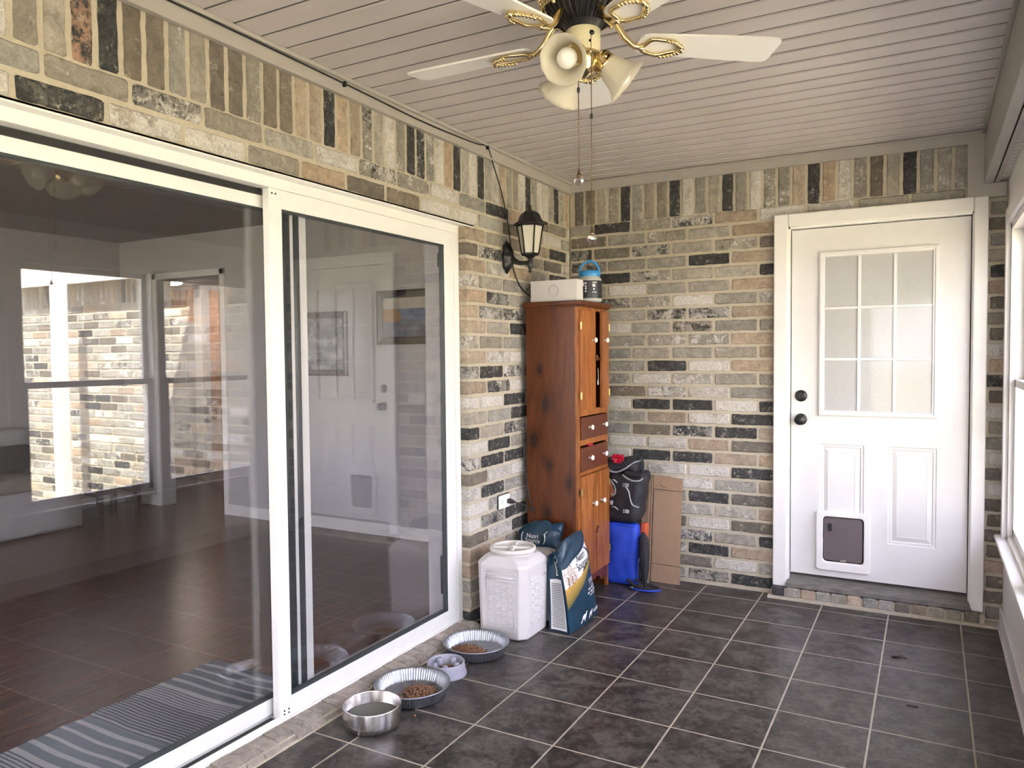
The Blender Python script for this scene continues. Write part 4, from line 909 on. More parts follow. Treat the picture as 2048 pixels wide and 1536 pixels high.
bv = bb.modifiers.new('soft_edges', 'BEVEL'); bv.width = .008; bv.segments = 3; bv.limit_method = 'ANGLE'; bv.angle_limit = R(20)
mb = MB().lathe([(.108, .405), (.111, .414), (.111, .420), (.116, .422), (.121, .427), (.121, .440), (.116, .446), (.106, .446), (.102, .440), (.102, .434), (.0, .434)], (BX, BY, 0), 56)
ld = build('screw_lid', mb, 'lid_plastic', bn)
mb = MB()
for a in (R(20), R(110)):
    d = Vector((math.cos(a), math.sin(a), 0)); e_ = Vector((-d.y, d.x, 0)); c0 = Vector((BX, BY, .434))
    mb.prism([(-.014, 0), (.014, 0), (.008, .010), (-.008, .010)], lambda p, q, t: c0 + e_ * p + Vector((0, 0, q)) + d * t, -.102, .102)
mb.lathe([(.022, .434), (.020, .446), (0, .447)], (BX, BY, 0), 20); build('lid_grip', mb, 'lid_plastic', ld)
faceY = lambda z: BY - (.140 + .006 * z / .36) ; faceX = lambda z: BX + (.140 + .006 * z / .36)
def emboss_face(F):
    """handle recess, panel border and paw prints standing on one side; F(u, z, d): u across, d out"""
    mb = MB()
    mb.tube([F(u, z, .0005) for u, z in [(-.080, .060), (.080, .060), (.080, .298), (-.080, .298)]], .0022, 6, closed=True)
    mb.tube([F(u, z, .0005) for u, z in rr_poly(-.092, .092, .300, .352, .016)], .003, 6, closed=True)
    mb.tube([F(u, .300, .003) for u in (-.085, 0, .085)], .005, 8)
    for i in range(4):
        for j in range(6):
            cu = -.057 + .038 * i; cz = .083 + .037 * j + (.006 if i % 2 else -.004); fl_ = 1 if (i + j) % 2 else -1
            mb.ball(F(cu, cz, .001), .0100, 10, 8, (1, .5, .9) if F(0, 0, 1)[1] < F(0, 0, 0)[1] - .5 else (.5, 1, .9))
            for k in (-1.5, -.5, .5, 1.5):
                a = R(90) - fl_ * .25 + k * .52; mb.ball(F(cu + .0145 * math.cos(a), cz + .0135 * math.sin(a), 0), .0050, 8, 6, (1, .8, 1.15) if F(0, 0, 1)[1] < F(0, 0, 0)[1] - .5 else (.8, 1, 1.15))
    return mb
FYf = lambda u, z, d: (BX + u, faceY(z) - d, z); FXf = lambda u, z, d: (faceX(z) + d, BY + u, z)
build('paw_emboss', emboss_face(FYf), 'bin_plastic', bb); build('paw_emboss', emboss_face(FXf), 'bin_plastic', bb)
mb = MB().tube([FYf(u, .316, .001) for u in (-.078, 0, .078)], .007, 8).tube([FYf(u, .338, .0) for u in (-.078, 0, .078)], .003, 8); build('handle_grip', mb, 'bin_plastic', bb)
# a second tub half hidden behind
bn2 = thing('storage_tub', 'pale plastic tub mostly hidden between the paw-print bin and the upright food bag', 'storage tub', (.262, -.965, 0))
mb = MB(); octloft(mb, [(.078, .02, 0), (.082, .02, .30), (.084, .022, .325), (.075, .03, .345), (0, 0, .346)], .255, -.965); build('tub_body', mb, 'bin_plastic', bn2)
build('tub_lid', MB().lathe([(.07, .336), (.083, .340), (.085, .352), (.078, .362), (0, .362)], (.255, -.965, 0), 40), 'lid_plastic', bn2)

# ---------------------------------------------------------------- food bags
def foodbag(name, label, root, S, gus, body, text_main):
    t = thing(name, label, 'food bag', root); return t
fb = thing('food_bag', 'upright navy pet food bag with a white panel and field scene, leaning on the cabinet', 'pet food bag', (.45, -.98, 0))
def BS_(u, v, off=0.0):
    """front face of the bag: u from the gusset edge (near) to the far edge, v upward"""
    bul = math.sin(math.pi * min(1, max(0, u))) ** .6 * math.sin(math.pi * min(1, .08 + v * .86)) ** .7
    lean = .088 * v ** 1.15; crk = .006 * math.sin(13 * v + 5 * u) * v * (1 - abs(2 * u - 1)) + .004 * math.sin(31 * v - 9 * u) * max(0, v - .6) * 3
    y = -1.165 + .38 * u - .010 * v + (.02 * v * (1 - u)) + .012 * math.sin(3 * v) * (1 - u)
    z = .462 * v - .075 * math.exp(-((u - .10) / .14) ** 2) * max(0, v - .68) / .32 - .020 * max(0, v - .8) / .2 * max(0, u - .6)
    return Vector((.512 - lean + .032 * bul + crk + off, y, z))
def BG_(s, v, off=0.0):
    """gusset side: s from the front edge back"""
    p = BS_(0, v); T = .108 * (1 - v) ** .45 + .012; tuck = .030 * math.sin(math.pi * s) * (.2 + v)
    return Vector((p.x - T * s, p.y + .010 * s + tuck - off * 1.0, p.z - .01 * s * v))
def BB_(u, v):
    p = BS_(u, v); T = .108 * (1 - v) ** .45 + .012; return Vector((BS_(0, v).x - T, p.y + .010, p.z - .01 * v))
def BR_(s, v): a = BS_(1, v); b = BB_(1, v); q = a.lerp(b, s); q.y -= .02 * math.sin(math.pi * s) * v; return q
mb = MB().grid(lambda u, v: BS_(u, v), 26, 34).grid(lambda u, v: BG_(u, v), 10, 34).grid(lambda u, v: BB_(1 - u, v), 26, 34).grid(lambda u, v: BR_(u, v), 8, 34)
mb.add([BS_(0, 0), BS_(1, 0), BB_(1, 0), BB_(0, 0)], [(0, 1, 2, 3)]).add([BS_(k / 8, 1) for k in range(9)] + [BB_(k / 8, 1) for k in range(9)], [(k, k + 1, k + 10, k + 9) for k in range(8)])
bagb = build('bag_body', mb, 'navy_film', fb, merge=True)
mb = MB().tube([BS_(k / 14, 1.0) + Vector((-.008, 0, 0)) for k in range(15)], .006, 6, flat=.5)
build('bag_seam', mb, 'navy_film', fb)
def art(u, v):
    s = noise.noise(Vector((u * 16, v * 22, 1))) ; s2 = noise.noise(Vector((u * 50, v * 70, 5)))
    diag = .26 + .36 * u + .02 * math.sin(3.1 * u)                           # navy sweep rising to the right
    gt = .475 + .185 * u
    if v < diag: return (.009, .040, .074)
    if v > .70 + .17 * u: return (.015, .06, .10)
    if v < gt + .015 * s:
        g = max(0, min(1, (v - diag) / max(.05, gt - diag))); return (.13 + .42 * g + .10 * s2, .12 + .20 * g + .07 * s2, .035 + .04 * g)
    d = math.hypot((u - .20) * .8, (v - .585) * 1.0)
    if d < .13 + .08 * s and noise.noise(Vector((u * 75, v * 95, 2))) > -.05 + d: return (.36 + .1 * s2, .20, .13)
    if (abs(u - .20) < .012 or abs(u - .29) < .008 or abs(u - .10) < .008) and .44 < v < .60: return (.15, .08, .06)
    if u > .62 and gt <= v < gt + (.02 + .10 * max(0, u - .62)) * (1 + s): return (.06, .09, .05)
    return (.78, .78, .79)
def inart(u, v): return .07 * u + .005 < v < (.70 + .17 * min(1, max(0, (u - .02)) * 1.1)) + .01
mb = MB(); nu, nv = 70, 110
for j in range(nv):
    for i in range(nu):
        u, v = (i + .5) / nu, (j + .5) / nv; v = v * .84 + .02
        if v < .715 + .17 * u and v > .24 + .34 * u:
            c4 = []
            for a, b in ((i, j), (i + 1, j), (i + 1, j + 1), (i, j + 1)): c4.append(BS_(.012 + .976 * a / nu, (b / nv) * .84 + .02, .0022))
            mb.col = art(u, v); mb.add(c4, [(0, 1, 2, 3)], True)
mb.col = None; pn = build('printed_panel', mb, 'print', bagb, merge=False)
def bagtext(txt, size, u0, v0, rot=0.0, off=.0045, Sf=BS_, W=.38, H=.462):
    vs, fs = textmesh(txt, size); c, s_ = math.cos(rot), math.sin(rot)
    return [Sf(u0 + (v.x * c - v.y * s_) / W, v0 + (v.x * s_ + v.y * c) / H, off) for v in vs], fs
mb = MB()
mb.add(*bagtext('Nutri', .056, .44, .705, .10)); mb.add(*bagtext('Source', .056, .40, .612, .10))
arc = [(.60 + .36 * math.cos(R(a)), .70 + .15 * math.sin(R(a))) for a in range(-25, 75, 6)]
mb.tube([BS_(u, v, .004) for u, v in arc], [.0006 + .006 * math.sin(math.pi * k / (len(arc) - 1)) for k in range(len(arc))], 6, flat=.3)
mb.add([BS_(.56 + .13 * a, .585 + .010 * b + .02 * a, .0045) for b in (0, 1) for a in (0, 1)], [(0, 1, 3, 2)])
build('brand_lettering', mb, 'dark_print', pn)
mb = MB()
for u, v, wd, hh in ((.70, .45, .18, .016), (.67, .425, .24, .013), (.74, .395, .16, .008), (.62, .355, .30, .020), (.58, .315, .36, .020), (.66, .285, .26, .012)):
    n = 9
    for k in range(n):
        if (k * 7 + int(u * 100)) % 4 == 3: continue
        a0 = u + wd * k / n; a1 = u + wd * (k + .78) / n; mb.add([BS_(a0, v, .004), BS_(a1, v + .004, .004), BS_(a1, v + hh + .004, .004), BS_(a0, v + hh, .004)], [(0, 1, 2, 3)])
build('claims_text', mb, 'white_print', bagb); mb = MB()
dog = [(.30, .06), (.34, .09), (.36, .125), (.42, .14), (.47, .135), (.49, .16), (.52, .155), (.50, .12), (.46, .09), (.44, .06), (.42, .06), (.42, .09), (.37, .085), (.33, .055)]
mb.add([BS_(u, v - .01, .004) for u, v in dog], [tuple(range(len(dog)))]); mb.add([BS_(u * .7 + .36, v * .8, .004) for u, v in dog], [tuple(range(len(dog)))])
for k in range(3): mb.add([BS_(.74 + .02 * k, .085 - .012 * k, .004), BS_(.97, .095 - .012 * k, .004), BS_(.97, .101 - .012 * k, .004), BS_(.74 + .02 * k, .091 - .012 * k, .004)], [(0, 1, 2, 3)])
build('small_print', mb, 'white_print', bagb)
mb = MB().grid(lambda u, v: BG_(.10 + .80 * u, .02 + .56 * v, .0015), 8, 24); gp = build('facts_panel', mb, 'white_print', bagb)
mb = MB()
for j in range(26):
    v = .05 + .5 * j / 26; mb.add([BG_(.16, v, .0025), BG_(.84, v, .0025), BG_(.84, v + .008, .0025), BG_(.16, v + .008, .0025)], [(0, 1, 2, 3)])
build('facts_lines', mb, 'soft_line', gp)
mb = MB()
for j in range(12): mb.add([BG_(.34 + .05 * (j % 3), .62 + .016 * j, .002), BG_(.52, .62 + .016 * j, .002), BG_(.52, .63 + .016 * j, .002), BG_(.34 + .05 * (j % 3), .63 + .016 * j, .002)], [(0, 1, 2, 3)])
mb.tube([BG_(.46 + .2 * math.cos(R(a)), .85 + .05 * math.sin(R(a)), .002) for a in range(40, 320, 20)], .002, 6); build('gusset_print', mb, 'white_print', bagb)
# rear bag, crumpled, behind the bin
fb2 = thing('food_bag', 'crumpled navy pet food bag behind the paw-print bin, against the brick wall', 'pet food bag', (.16, -.80, 0))
def cr2(P_, p):
    t = (p[2] + 1) / 2; n = noise.noise(Vector((p[0] * 2.2, p[1] * 2, p[2] * 2.5))); P_ = P_.copy(); P_.y *= (1 - .75 * t ** 3); P_.y += .035 * n * t; P_.x += .02 * n; P_.z += (.022 * math.sin(p[0] * 2.5 + 1) + .03 * n) * max(0, p[2]); return P_
mb = MB().rbox((.160, -.800, .235), (.255, .12, .44), .02, 14, cr2); mb2 = build('bag_body', mb, 'navy_film', fb2)
FB2 = lambda x, z, d=.0: Vector((x + .018, -.860 + .14 * max(0, z - .25) ** 1.0 * 1.2 - d, z))
vs, fs = textmesh('Nutri', .034); v2, f2 = textmesh('Source', .034)
mb = MB().add([FB2(.085 + v.x, .395 + v.y, .02) for v in vs], fs).add([FB2(.078 + v.x, .370 + v.y, .02) for v in v2], f2)
for s in (-1, 1): mb.tube([FB2(.128 + s * (.062 + .012 * math.cos(R(a))), .395 + .03 * math.sin(R(a)), .02) for a in range(-70, 71, 20)], .002, 6)
mb.tube([FB2(.215, .44, .02), FB2(.20, .425, .02), FB2(.205, .405, .02)], .002, 6)
build('brand_lettering', mb, 'white_print', mb2)

# ---------------------------------------------------------------- bowls
def kibble_pile(cx, cy, z, rx, ry, h, n, sd, label):
    rnd = random.Random(sd); mb = MB()
    for k in range(n):
        a = rnd.uniform(0, 6.283); q = math.sqrt(rnd.random()) * (1 + .12 * rnd.gauss(0, 1)); q = min(q, 1.35)
        hh = max(0, h * (1 - q * q)); p = (cx + rx * q * math.cos(a), cy + ry * q * math.sin(a), z + .0035 + hh * rnd.uniform(0, 1))
        s = rnd.uniform(.0050, .0066); mb.ball(p, s, 6, 4, (rnd.uniform(.8, 1.2), rnd.uniform(.8, 1.2), rnd.uniform(.6, .9)))
    o = build('kibble', mb, 'kibble'); tag(o, label, 'pet food', kind='stuff'); return o
# stainless bowl
SXc, SYc = .226, -2.392; sb = thing('steel_bowl', 'brushed stainless steel bowl holding water, nearest to the camera', 'pet bowl', (SXc, SYc, 0))
build('bowl', MB().lathe([(.0, .003), (.098, .003), (.106, .006), (.112, .014), (.1135, .03), (.1135, .083), (.1125, .087), (.110, .087), (.1085, .083), (.106, .03), (.100, .016), (.09, .012), (0, .012)], (SXc, SYc, 0), 72), 'steel', sb)
build('bowl_foot', MB().lathe([(.100, 0), (.103, .001), (.103, .006), (.098, .006)], (SXc, SYc, 0), 56), 'black_rubber', sb)
build('water', MB().lathe([(.1045, .032), (.1050, .040), (0, .040)], (SXc, SYc, 0), 56, smooth=False), 'water', sb)
def fluted(name, cx, cy, label):
    t = thing(name, label, 'feeding pan', (cx, cy, 0), 'galvanised pans along the curb')
    flu = lambda r, h, k: r * (1 + ((.022 * math.cos(80 * k) + .010 * math.cos(31 * k + 1)) * min(1, max(0, (h - .006) / .01)) if .006 < h < .050 else 0))
    build('pan', MB().lathe([(0, .002), (.128, .002), (.134, .004), (.138, .010), (.146, .030), (.153, .049), (.156, .053), (.160, .054), (.162, .057), (.160, .060), (.155, .059), (.150, .054), (.143, .034), (.134, .012), (.128, .006), (0, .006)], (cx, cy, 0), 480, fn=flu), 'galvanised', t)
    return t
fluted('feeding_pan', .214, -2.112, 'fluted galvanised pan with kibble between the steel bowl and the lavender bowl')
fluted('feeding_pan', .212, -1.590, 'fluted galvanised pan with kibble nearest to the white paw-print bin')
kibble_pile(.240, -2.095, .006, .073, .066, .022, 620, 1, 'brown kibble heaped in the galvanised pan next to the steel bowl')
kibble_pile(.178, -1.600, .006, .078, .056, .020, 600, 2, 'brown kibble heaped in the galvanised pan next to the white bin')
sf = thing('slow_feeder', 'small lavender plastic slow-feeder bowl with pegs and kibble, between the two pans', 'pet bowl', (.217, -1.862, 0)); sx_, sy_ = .217, -1.862
build('bowl', MB().lathe([(0, .002), (.094, 0), (.096, .004), (.094, .010), (.088, .030), (.085, .056), (.082, .061), (.078, .058), (.074, .034), (.066, .018), (.05, .012), (0, .012)], (sx_, sy_, 0), 60), 'lavender_plastic', sf)
for k in range(5):
    a = R(72 * k + 12); build('peg', MB().lathe([(.0155, .012), (.014, .052), (.011, .057), (0, .058)], (sx_ + .053 * math.cos(a), sy_ + .053 * math.sin(a), 0), 20), 'lavender_plastic', sf)
kibble_pile(sx_ + .005, sy_, .012, .046, .046, .026, 260, 3, 'brown kibble between the pegs of the lavender slow-feeder bowl')
p = (.335, -2.262, .005)
tag(build('kibble_piece', MB().ball(p, .0055, 8, 6, (1, 1, .8)), 'kibble'), 'single stray piece of kibble on the tiles by the steel bowl', 'pet food')
mb = MB().tube([(2.0 + .03 * math.cos(a) * b, -.72 + .02 * math.sin(a * 1.7) * b, .004) for a, b in ((0, 0), (1, .6), (2.2, .9), (3, .3))], .004, 6).tube([(1.99, -.72, .004), (2.02, -.70, .006), (2.045, -.725, .004)], .003, 6).ball((2.01, -.715, .005), .009, 8, 6, (1.4, 1, .5))
tag(build('dry_leaf', mb, 'leaf_and_fold_shade'), 'small dark curled leaf on the tiles in front of the entry door', 'leaf')
mb = MB().tube([(2.06, -1.245, .003), (2.08, -1.25, .005), (2.10, -1.243, .003)], .003, 6)
tag(build('dry_leaf', mb, 'leaf_and_fold_shade'), 'tiny brown twig-like leaf bit on the open tiles nearer to the camera', 'leaf')

# ---------------------------------------------------------------- things between cabinet and back wall
cbx = thing('cardboard_box', 'flattened brown cardboard box standing against the back brick wall', 'cardboard', (.68, -.05, 0))
mb = MB(); S1 = lambda a, b, t: (a, -.085 + .075 * b / .66 - t, b)
mb.prism([(.588, .002), (.774, .002), (.770, .655), (.590, .668)], S1, 0, .005)
m1 = build('front_flap', mb, 'cardboard', cbx)
build('top_flap', MB().prism([(.586, .586), (.775, .575), (.776, .655), (.588, .670)], S1, .005, .009), 'cardboard', m1)
build('bottom_flap', MB().prism([(.588, .002), (.772, .002), (.773, .108), (.589, .120)], S1, .005, .009), 'cardboard', m1)
for zz in (.5795, .1135): build('fold_shade', MB().prism([(.588, zz), (.774, zz - .004), (.774, zz - .001), (.588, zz + .003)], S1, .004, .0095), 'leaf_and_fold_shade', m1)  # dark strips drawn in for the shading along the folds
build('crease_shade', MB().prism([(.625, .612), (.64, .606), (.655, .598), (.672, .596), (.665, .592), (.645, .598)], S1, .009, .0098), 'leaf_and_fold_shade', m1)  # shade of a bend laid on as a dark sliver
mb = MB()
for k, (x0, x1, d) in enumerate(((.574, .583, .004), (.560, .570, .012), (.515, .556, .0))): mb.prism([(x0, .010), (x1, .004), (x1, .658), (x0, .650)], S1, d, d + .005)
build('folded_side', mb, 'cardboard', cbx)
# blue folding bag
bb_ = thing('folding_bag', 'royal blue rectangular fabric bag standing beside the cabinet under the black carrier', 'bag', (.43, -.20, 0))
def bf(P_, p): P_ = P_.copy(); P_.y += .012 * noise.noise(Vector((p[0] * 2, 3, p[2] * 2.5))) - .015 * (1 - p[0] ** 2) * (1 - p[2] ** 2) * (1 if p[1] < 0 else 0); P_.x += .008 * math.sin(p[2] * 3); return P_
build('bag_body', MB().rbox((.445, -.205, .195), (.205, .075, .385), .02, 12, bf), 'blue_fabric', bb_)
o_ = [(.346, .01), (.344, .2), (.350, .370), (.37, .382), (.540, .370)]
build('piping', MB().tube(smooth([(a, -.243, b) for a, b in o_]), .0035, 6), 'blue_fabric', bb_)
og = thing('folded_blanket', 'orange and brown folded fabric between the blue bag and the cardboard', 'fabric', (.565, -.16, 0))
build('orange_fold', MB().rbox((.578, -.165, .29), (.045, .06, .20), .015, 6, lambda P_, p: P_ + Vector((-.018 * (1 - p[2]) * .5, 0, 0))), 'orange_fabric', og)
build('brown_fold', MB().rbox((.572, -.15, .125), (.036, .05, .25), .015, 6, lambda P_, p: P_ + Vector((.008 * math.sin(p[2] * 4), 0, 0))), 'tan_fabric', og)
um = thing('folded_umbrella', 'slim folded black umbrella standing between the fabric and the cardboard', 'umbrella', (.595, -.20, 0))
build('canopy', MB().lathe([(.004, .0), (.012, .03), (.026, .12), (.031, .22), (.026, .31), (.012, .335), (.006, .345)], (.606, -.255, .0), 16, (-.05, .08, 1), fn=lambda r, h, t: r * (1 + .14 * math.cos(6 * t))), 'black_nylon', um)
build('strap', MB().tube([(.565, -.245, .16), (.57, -.247, .18), (.583, -.25, .19)], .005, 8), 'grey_strap', um)
hs = thing('harness', 'black and blue strap lying on the tiles in front of the blue bag', 'harness', (.60, -.27, 0))
build('webbing', MB().tube(smooth([(.50, -.262, .045), (.55, -.285, .020), (.60, -.30, .014), (.66, -.29, .012), (.700, -.262, .012), (.66, -.245, .02), (.60, -.245, .03), (.54, -.25, .05)]), .014, 10, flat=.6, nrm=(0, 0, 1)), 'black_nylon', hs)
build('blue_edge', MB().tube(smooth([(.53, -.305, .010), (.58, -.318, .008), (.64, -.316, .008), (.69, -.29, .008), (.712, -.266, .01)]), .005, 8), 'blue_fabric', hs)
build('clip', MB().rbox((.535, -.306, .012), (.03, .012, .014), .004, 3), 'steel', hs)
# black carrier backpack
bp = thing('pet_carrier_backpack', 'black soft-sided carrier backpack with grey straps beside the cabinet', 'backpack', (.47, -.20, .40))
def bpf(P_, p):
    P_ = P_.copy(); t = p[2]; P_.x *= 1.0 + .07 * t; P_.x += .018 * t + .004 * math.sin(9 * t); P_.y += .012 * noise.noise(Vector((p[0] * 2.5, p[1], p[2] * 3)))
    P_.y -= .012 * (1 - p[2] ** 2) * (1 - p[0] ** 2) * (p[1] < 0); return P_
bo = build('bag_body', MB().rbox((.466, -.182, .550), (.235, .165, .315), .045, 14, bpf), 'black_nylon', bp)
build('lid', MB().rbox((.535, -.185, .700), (.125, .16, .035), .016, 8, lambda P_, p: P_ + Vector((0, 0, -.10 * P_.x))), 'black_nylon', bp)
tp = build('top_pocket', MB().rbox((.440, -.180, .748), (.225, .15, .085), .035, 10, lambda P_, p: P_ + Vector((0, 0, .010 * math.sin(p[0] * 4)))), 'black_nylon', bp)
Y0 = -.282
build('trim_piping', MB().tube(smooth([(.475, Y0, .700), (.50, Y0 - .006, .683), (.545, Y0 - .008, .668), (.585, Y0, .672), (.596, Y0 + .02, .685)]), .005, 8), 'grey_strap', bp)
build('pocket_band', MB().tube(smooth([(.345, -.250, .735), (.385, -.268, .718), (.43, -.268, .712), (.48, -.262, .735), (.53, -.235, .772), (.545, -.18, .775)]), .011, 8, flat=.5), 'grey_strap', tp)
build('carry_handle', MB().tube(smooth([(.53, -.19, .745), (.548, -.20, .80), (.575, -.20, .785), (.580, -.20, .735), (.572, -.20, .705)]), .009, 8, flat=.5), 'black_nylon', bp)
build('shoulder_strap', MB().tube(smooth([(.498, Y0 - .012, .630), (.520, Y0 - .016, .600), (.530, Y0 - .018, .555), (.545, Y0 - .014, .520), (.580, Y0 - .002, .506)]), .006, 8, flat=.6), 'grey_strap', bp)
for x, z in ((.500, .640), (.502, .478)):
    build('buckle', MB().box((x - .010, Y0 - .020, z - .011), (x + .018, Y0 - .010, z + .011), .003).box((x - .020, Y0 - .020, z - .011), (x - .014, Y0 - .011, z + .011), .002), 'grey_strap', bp)
    build('compression_strap', MB().tube([(.44, Y0 - .010, z + .006), (.47, Y0 - .014, z + .001), (.50, Y0 - .014, z)], .008, 8, flat=.4), 'black_nylon', bp)
for x, z in ((.425, .658), (.430, .490)): build('webbing_loop', MB().tube(smooth([(x - .022, Y0 - .006, z + .005), (x, Y0 - .020, z + .010), (x + .018, Y0 - .012, z - .008)]), .009, 8, flat=.4), 'grey_strap', bp)
build('webbing_loop', MB().box((.394, Y0 - .012, .508), (.414, Y0 - .004, .536), .004), 'grey_strap', bp)
sp = build('side_pocket', MB().rbox((.388, -.245, .598), (.062, .06, .105), .02, 8), 'brown_leather', bp)
build('pocket_edge', MB().tube(smooth([(.396, -.277, .655), (.408, -.277, .640), (.421, -.276, .618), (.423, -.276, .585), (.410, -.277, .568), (.396, -.277, .575)]), .005, 8), 'grey_strap', sp)
build('red_wrapper', MB().rbox((.428, -.240, .790), (.070, .050, .050), .024, 16, lambda P_, p: P_ * (1 + .45 * noise.noise(Vector(p) * 2.6) + .3 * noise.noise(Vector(p) * 6)), smooth=False), 'red_foil', bp)

# ---------------------------------------------------------------- living room
rug = thing('striped_rug', 'blue-grey and cream striped woven rug on the wooden floor just inside the glass', 'rug', (-.52, -3.3, 0))
def rugz(u, v): return .0105 + .003 * noise.noise(Vector((u * 6, v * 25, 2)))
def rugS(u, v):
    y = -2.265 - 1.9 * v; return Vector((-.835 + .03 * v + .63 * u + .012 * noise.noise(Vector((0 if u < .5 else 5, v * 22, 0))), y + .05 * (1 - u) * (1 - v) * 0 + .004 * math.sin(u * 9 + v * 3), rugz(u, v)))
def rugc(u, v):
    t = (v * 1.9) % .62; n = .02 * noise.noise(Vector((u * 60, v * 300, 0)))
    if t < .30:
        q = (t % .060) / .060; base = (.17, .20, .235) if q < .66 else (.52, .52, .53)
    else:
        q = (t % .017) / .017; base = (.075, .08, .11) if q < .5 else (.44, .45, .48)
    return tuple(max(0, c + n) for c in base)
build('rug_weave', MB().grid(rugS, 16, 340, rugc), 'woven', rug)
mb = MB().box((-.80, -4.15, .0005), (-.21, -2.28, .0045)); build('rug_backing', mb, 'tan_fabric', rug)
so_ = thing('sofa', 'pale grey slip-covered sofa against the far living-room wall', 'sofa', (-4.62, -1.9, 0))
build('skirt', MB().rbox((-4.60, -1.95, .19), (.74, 2.30, .36), .02, 8), 'sofa_fabric', so_)
build('seat_cushion', MB().rbox((-4.56, -1.50, .43), (.62, .92, .14), .05, 10), 'tan_fabric', so_)
build('seat_cushion', MB().rbox((-4.56, -2.45, .43), (.62, .92, .14), .05, 10), 'tan_fabric', so_)
build('backrest', MB().rbox((-4.87, -1.95, .60), (.17, 2.2, .50), .06, 10), 'sofa_fabric', so_)
build('arm', MB().rbox((-4.62, -.90, .44), (.74, .20, .30), .07, 10), 'sofa_fabric', so_)
build('skirt_pleat', MB().box((-4.238, -1.13, .01), (-4.232, -1.12, .36)), 'tan_fabric', so_)
tag(build('throw_pillow', MB().rbox((-4.55, -1.18, .62), (.12, .30, .22), .05, 8), 'black_nylon'), 'dark square pillow on the pale sofa', 'pillow')
ch = thing('wooden_armchair', 'dark wooden armchair with a pale upholstered seat beside the sofa', 'armchair', (-4.72, -.28, 0))
for x, y, h in ((-4.53, -.46, .50), (-4.53, -.08, .50), (-4.90, -.46, .86), (-4.90, -.08, .86)): build('leg', MB().box((x - .025, y - .025, 0), (x + .025, y + .025, h), .006), 'dark_wood', ch)
build('stretcher', MB().box((-4.9, -.47, .17), (-4.53, -.44, .20)).box((-4.9, -.10, .17), (-4.53, -.07, .20)).box((-4.55, -.46, .33), (-4.52, -.08, .38)).box((-4.9, -.47, .33), (-4.53, -.44, .38)), 'dark_wood', ch)
for y in (-.46, -.08): build('arm', MB().tube(smooth([(-4.90, y, .60), (-4.75, y, .62), (-4.60, y, .60), (-4.53, y, .52), (-4.52, y, .42)]), .022, 10), 'dark_wood', ch)
build('seat', MB().rbox((-4.71, -.27, .43), (.38, .36, .12), .04, 8), 'sofa_fabric', ch)
build('backrest', MB().rbox((-4.90, -.27, .66), (.07, .34, .34), .03, 8), 'sofa_fabric', ch)
rk = thing('rocking_chair', 'grey bentwood rocking chair in the hall beyond the wall opening', 'rocking chair', (-5.88, 1.3, 0))
for y in (1.15, 1.50):
    build('rocker', MB().tube(smooth([(-6.38, y, .14), (-6.13, y, .04), (-5.83, y, .018), (-5.53, y, .05), (-5.33, y, .13)]), .018, 8), 'grey_wood', rk)
    build('leg', MB().tube([(-6.08, y, .05), (-6.03, y, .42)], .016, 8), 'grey_wood', rk); build('leg', MB().tube([(-5.68, y, .03), (-5.71, y, .60)], .016, 8), 'grey_wood', rk)
    build('arm', MB().tube(smooth([(-6.11, y, .62), (-5.93, y, .66), (-5.73, y, .62), (-5.69, y, .52)]), .018, 8), 'grey_wood', rk)
build('seat', MB().rbox((-5.88, 1.325, .42), (.44, .40, .04), .015, 6), 'grey_wood', rk)
mb = MB()
for k in range(5): y = 1.17 + .08 * k; mb.tube([(-6.07, y, .43), (-6.17, y, .80), (-6.25, y, 1.06)], .010, 8)
mb.tube([(-6.25, 1.13, 1.06), (-6.25, 1.53, 1.06)], .022, 8); build('spindle_back', mb, 'grey_wood', rk)
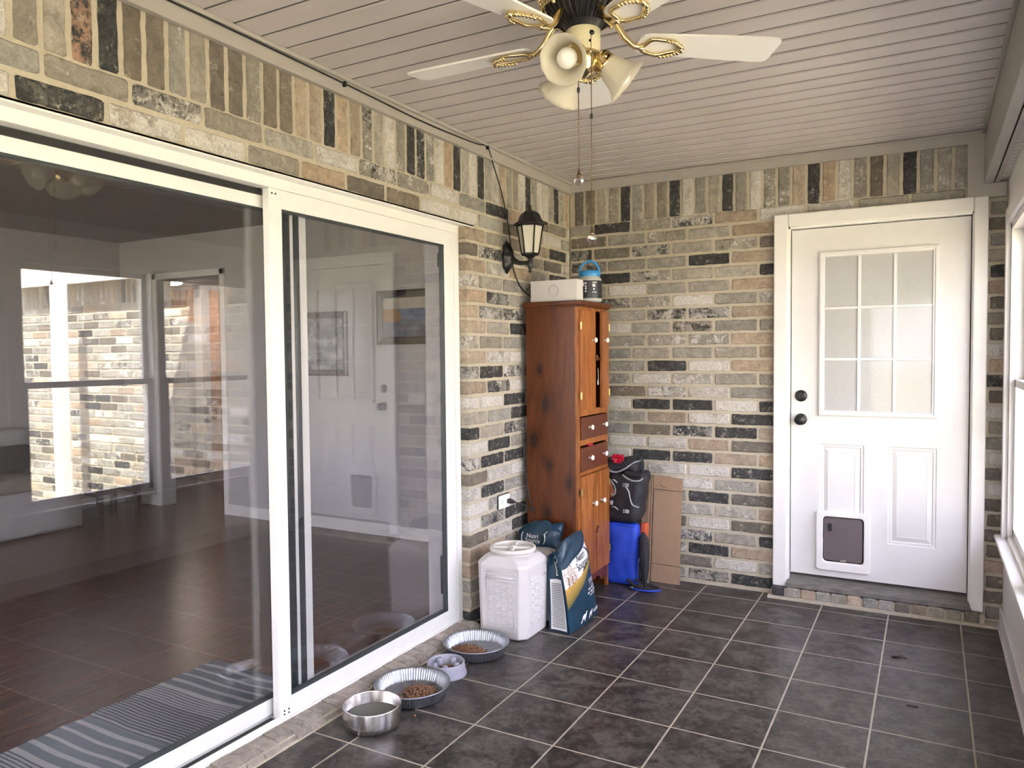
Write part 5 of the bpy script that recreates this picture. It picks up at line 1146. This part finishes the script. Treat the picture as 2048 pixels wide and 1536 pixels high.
def picture(name, label, cat, x0, x1, z0, z1, y, fw_, fm, artf):
    t = thing(name, label, cat, ((x0 + x1) / 2, y, z0)); F = lambda x, d, z: (x, y - d, z)
    mb = MB(); picture_frame(mb, x0, x1, z0, z1, [(0, 0), (0, .022), (fw_ * .3, .028), (fw_ * .9, .020), (fw_, .010)], F); mb.box((x0 + .002, y - .01, z0 + .002), (x1 - .002, y - .001, z1 - .002)); build('picture_frame', mb, fm, t)
    build('canvas', MB().grid(lambda u, v: Vector((x0 + fw_ + (x1 - x0 - 2 * fw_) * u, y - .012, z0 + fw_ + (z1 - z0 - 2 * fw_) * v)), 70, 50, artf), 'canvas', t); return t
def art1(u, v):
    n = noise.fractal(Vector((u * 5, v * 4, 3)), .8, 2.1, 6); n2 = noise.fractal(Vector((u * 14 + 4, v * 10, 7)), .9, 2.0, 5)
    g = .20 + .22 * n + .16 * n2 + (.10 if .2 < v < .6 else 0); g = max(.03, min(.55, g)); return (g, g * .97, g * 1.02)
def art2(u, v):
    n = noise.fractal(Vector((u * 6, v * 5, 9)), .8, 2.1, 6)
    if v > .72: return (.46 + .05 * n, .44 + .05 * n, .40)
    if v > .38: return (.10 + .06 * n, .16 + .07 * n, .26 + .06 * n) if u + .2 * n > .30 else (.36 + .1 * n, .20, .08)
    return (.13 + .08 * n, .15 + .09 * n, .20 + .1 * n)
picture('framed_picture', 'wide dark-framed grey picture on the living-room wall, left of the pair', 'picture', -2.90, -2.05, 1.285, 1.815, .12, .05, 'dark_wood', art1)
picture('framed_picture', 'dark-framed blue landscape picture on the living-room wall, right of the pair', 'picture', -1.735, -1.10, 1.535, 1.960, .12, .06, 'black_metal', art2)
tag(build('wall_calendar', MB().box((-8.07, 2.885, 1.08), (-7.60, 2.899, 1.47)), 'paper'), 'white hanging calendar page on the hall wall beyond the opening', 'calendar')
tag(build('poster', MB().box((-8.15, 2.89, 1.99), (-7.41, 2.899, 2.46)), 'orange_card'), 'orange printed poster high on the hall wall beyond the opening', 'poster')
mb = MB().box((-7.36, 2.86, 0), (-7.20, 2.90, 2.45)); struct('trim_hall', mb, 'white_paint')
mb = MB().box((-7.02, 2.85, .0), (-6.82, 2.90, 2.42)); struct('trim_hall', mb, 'trim_wood')
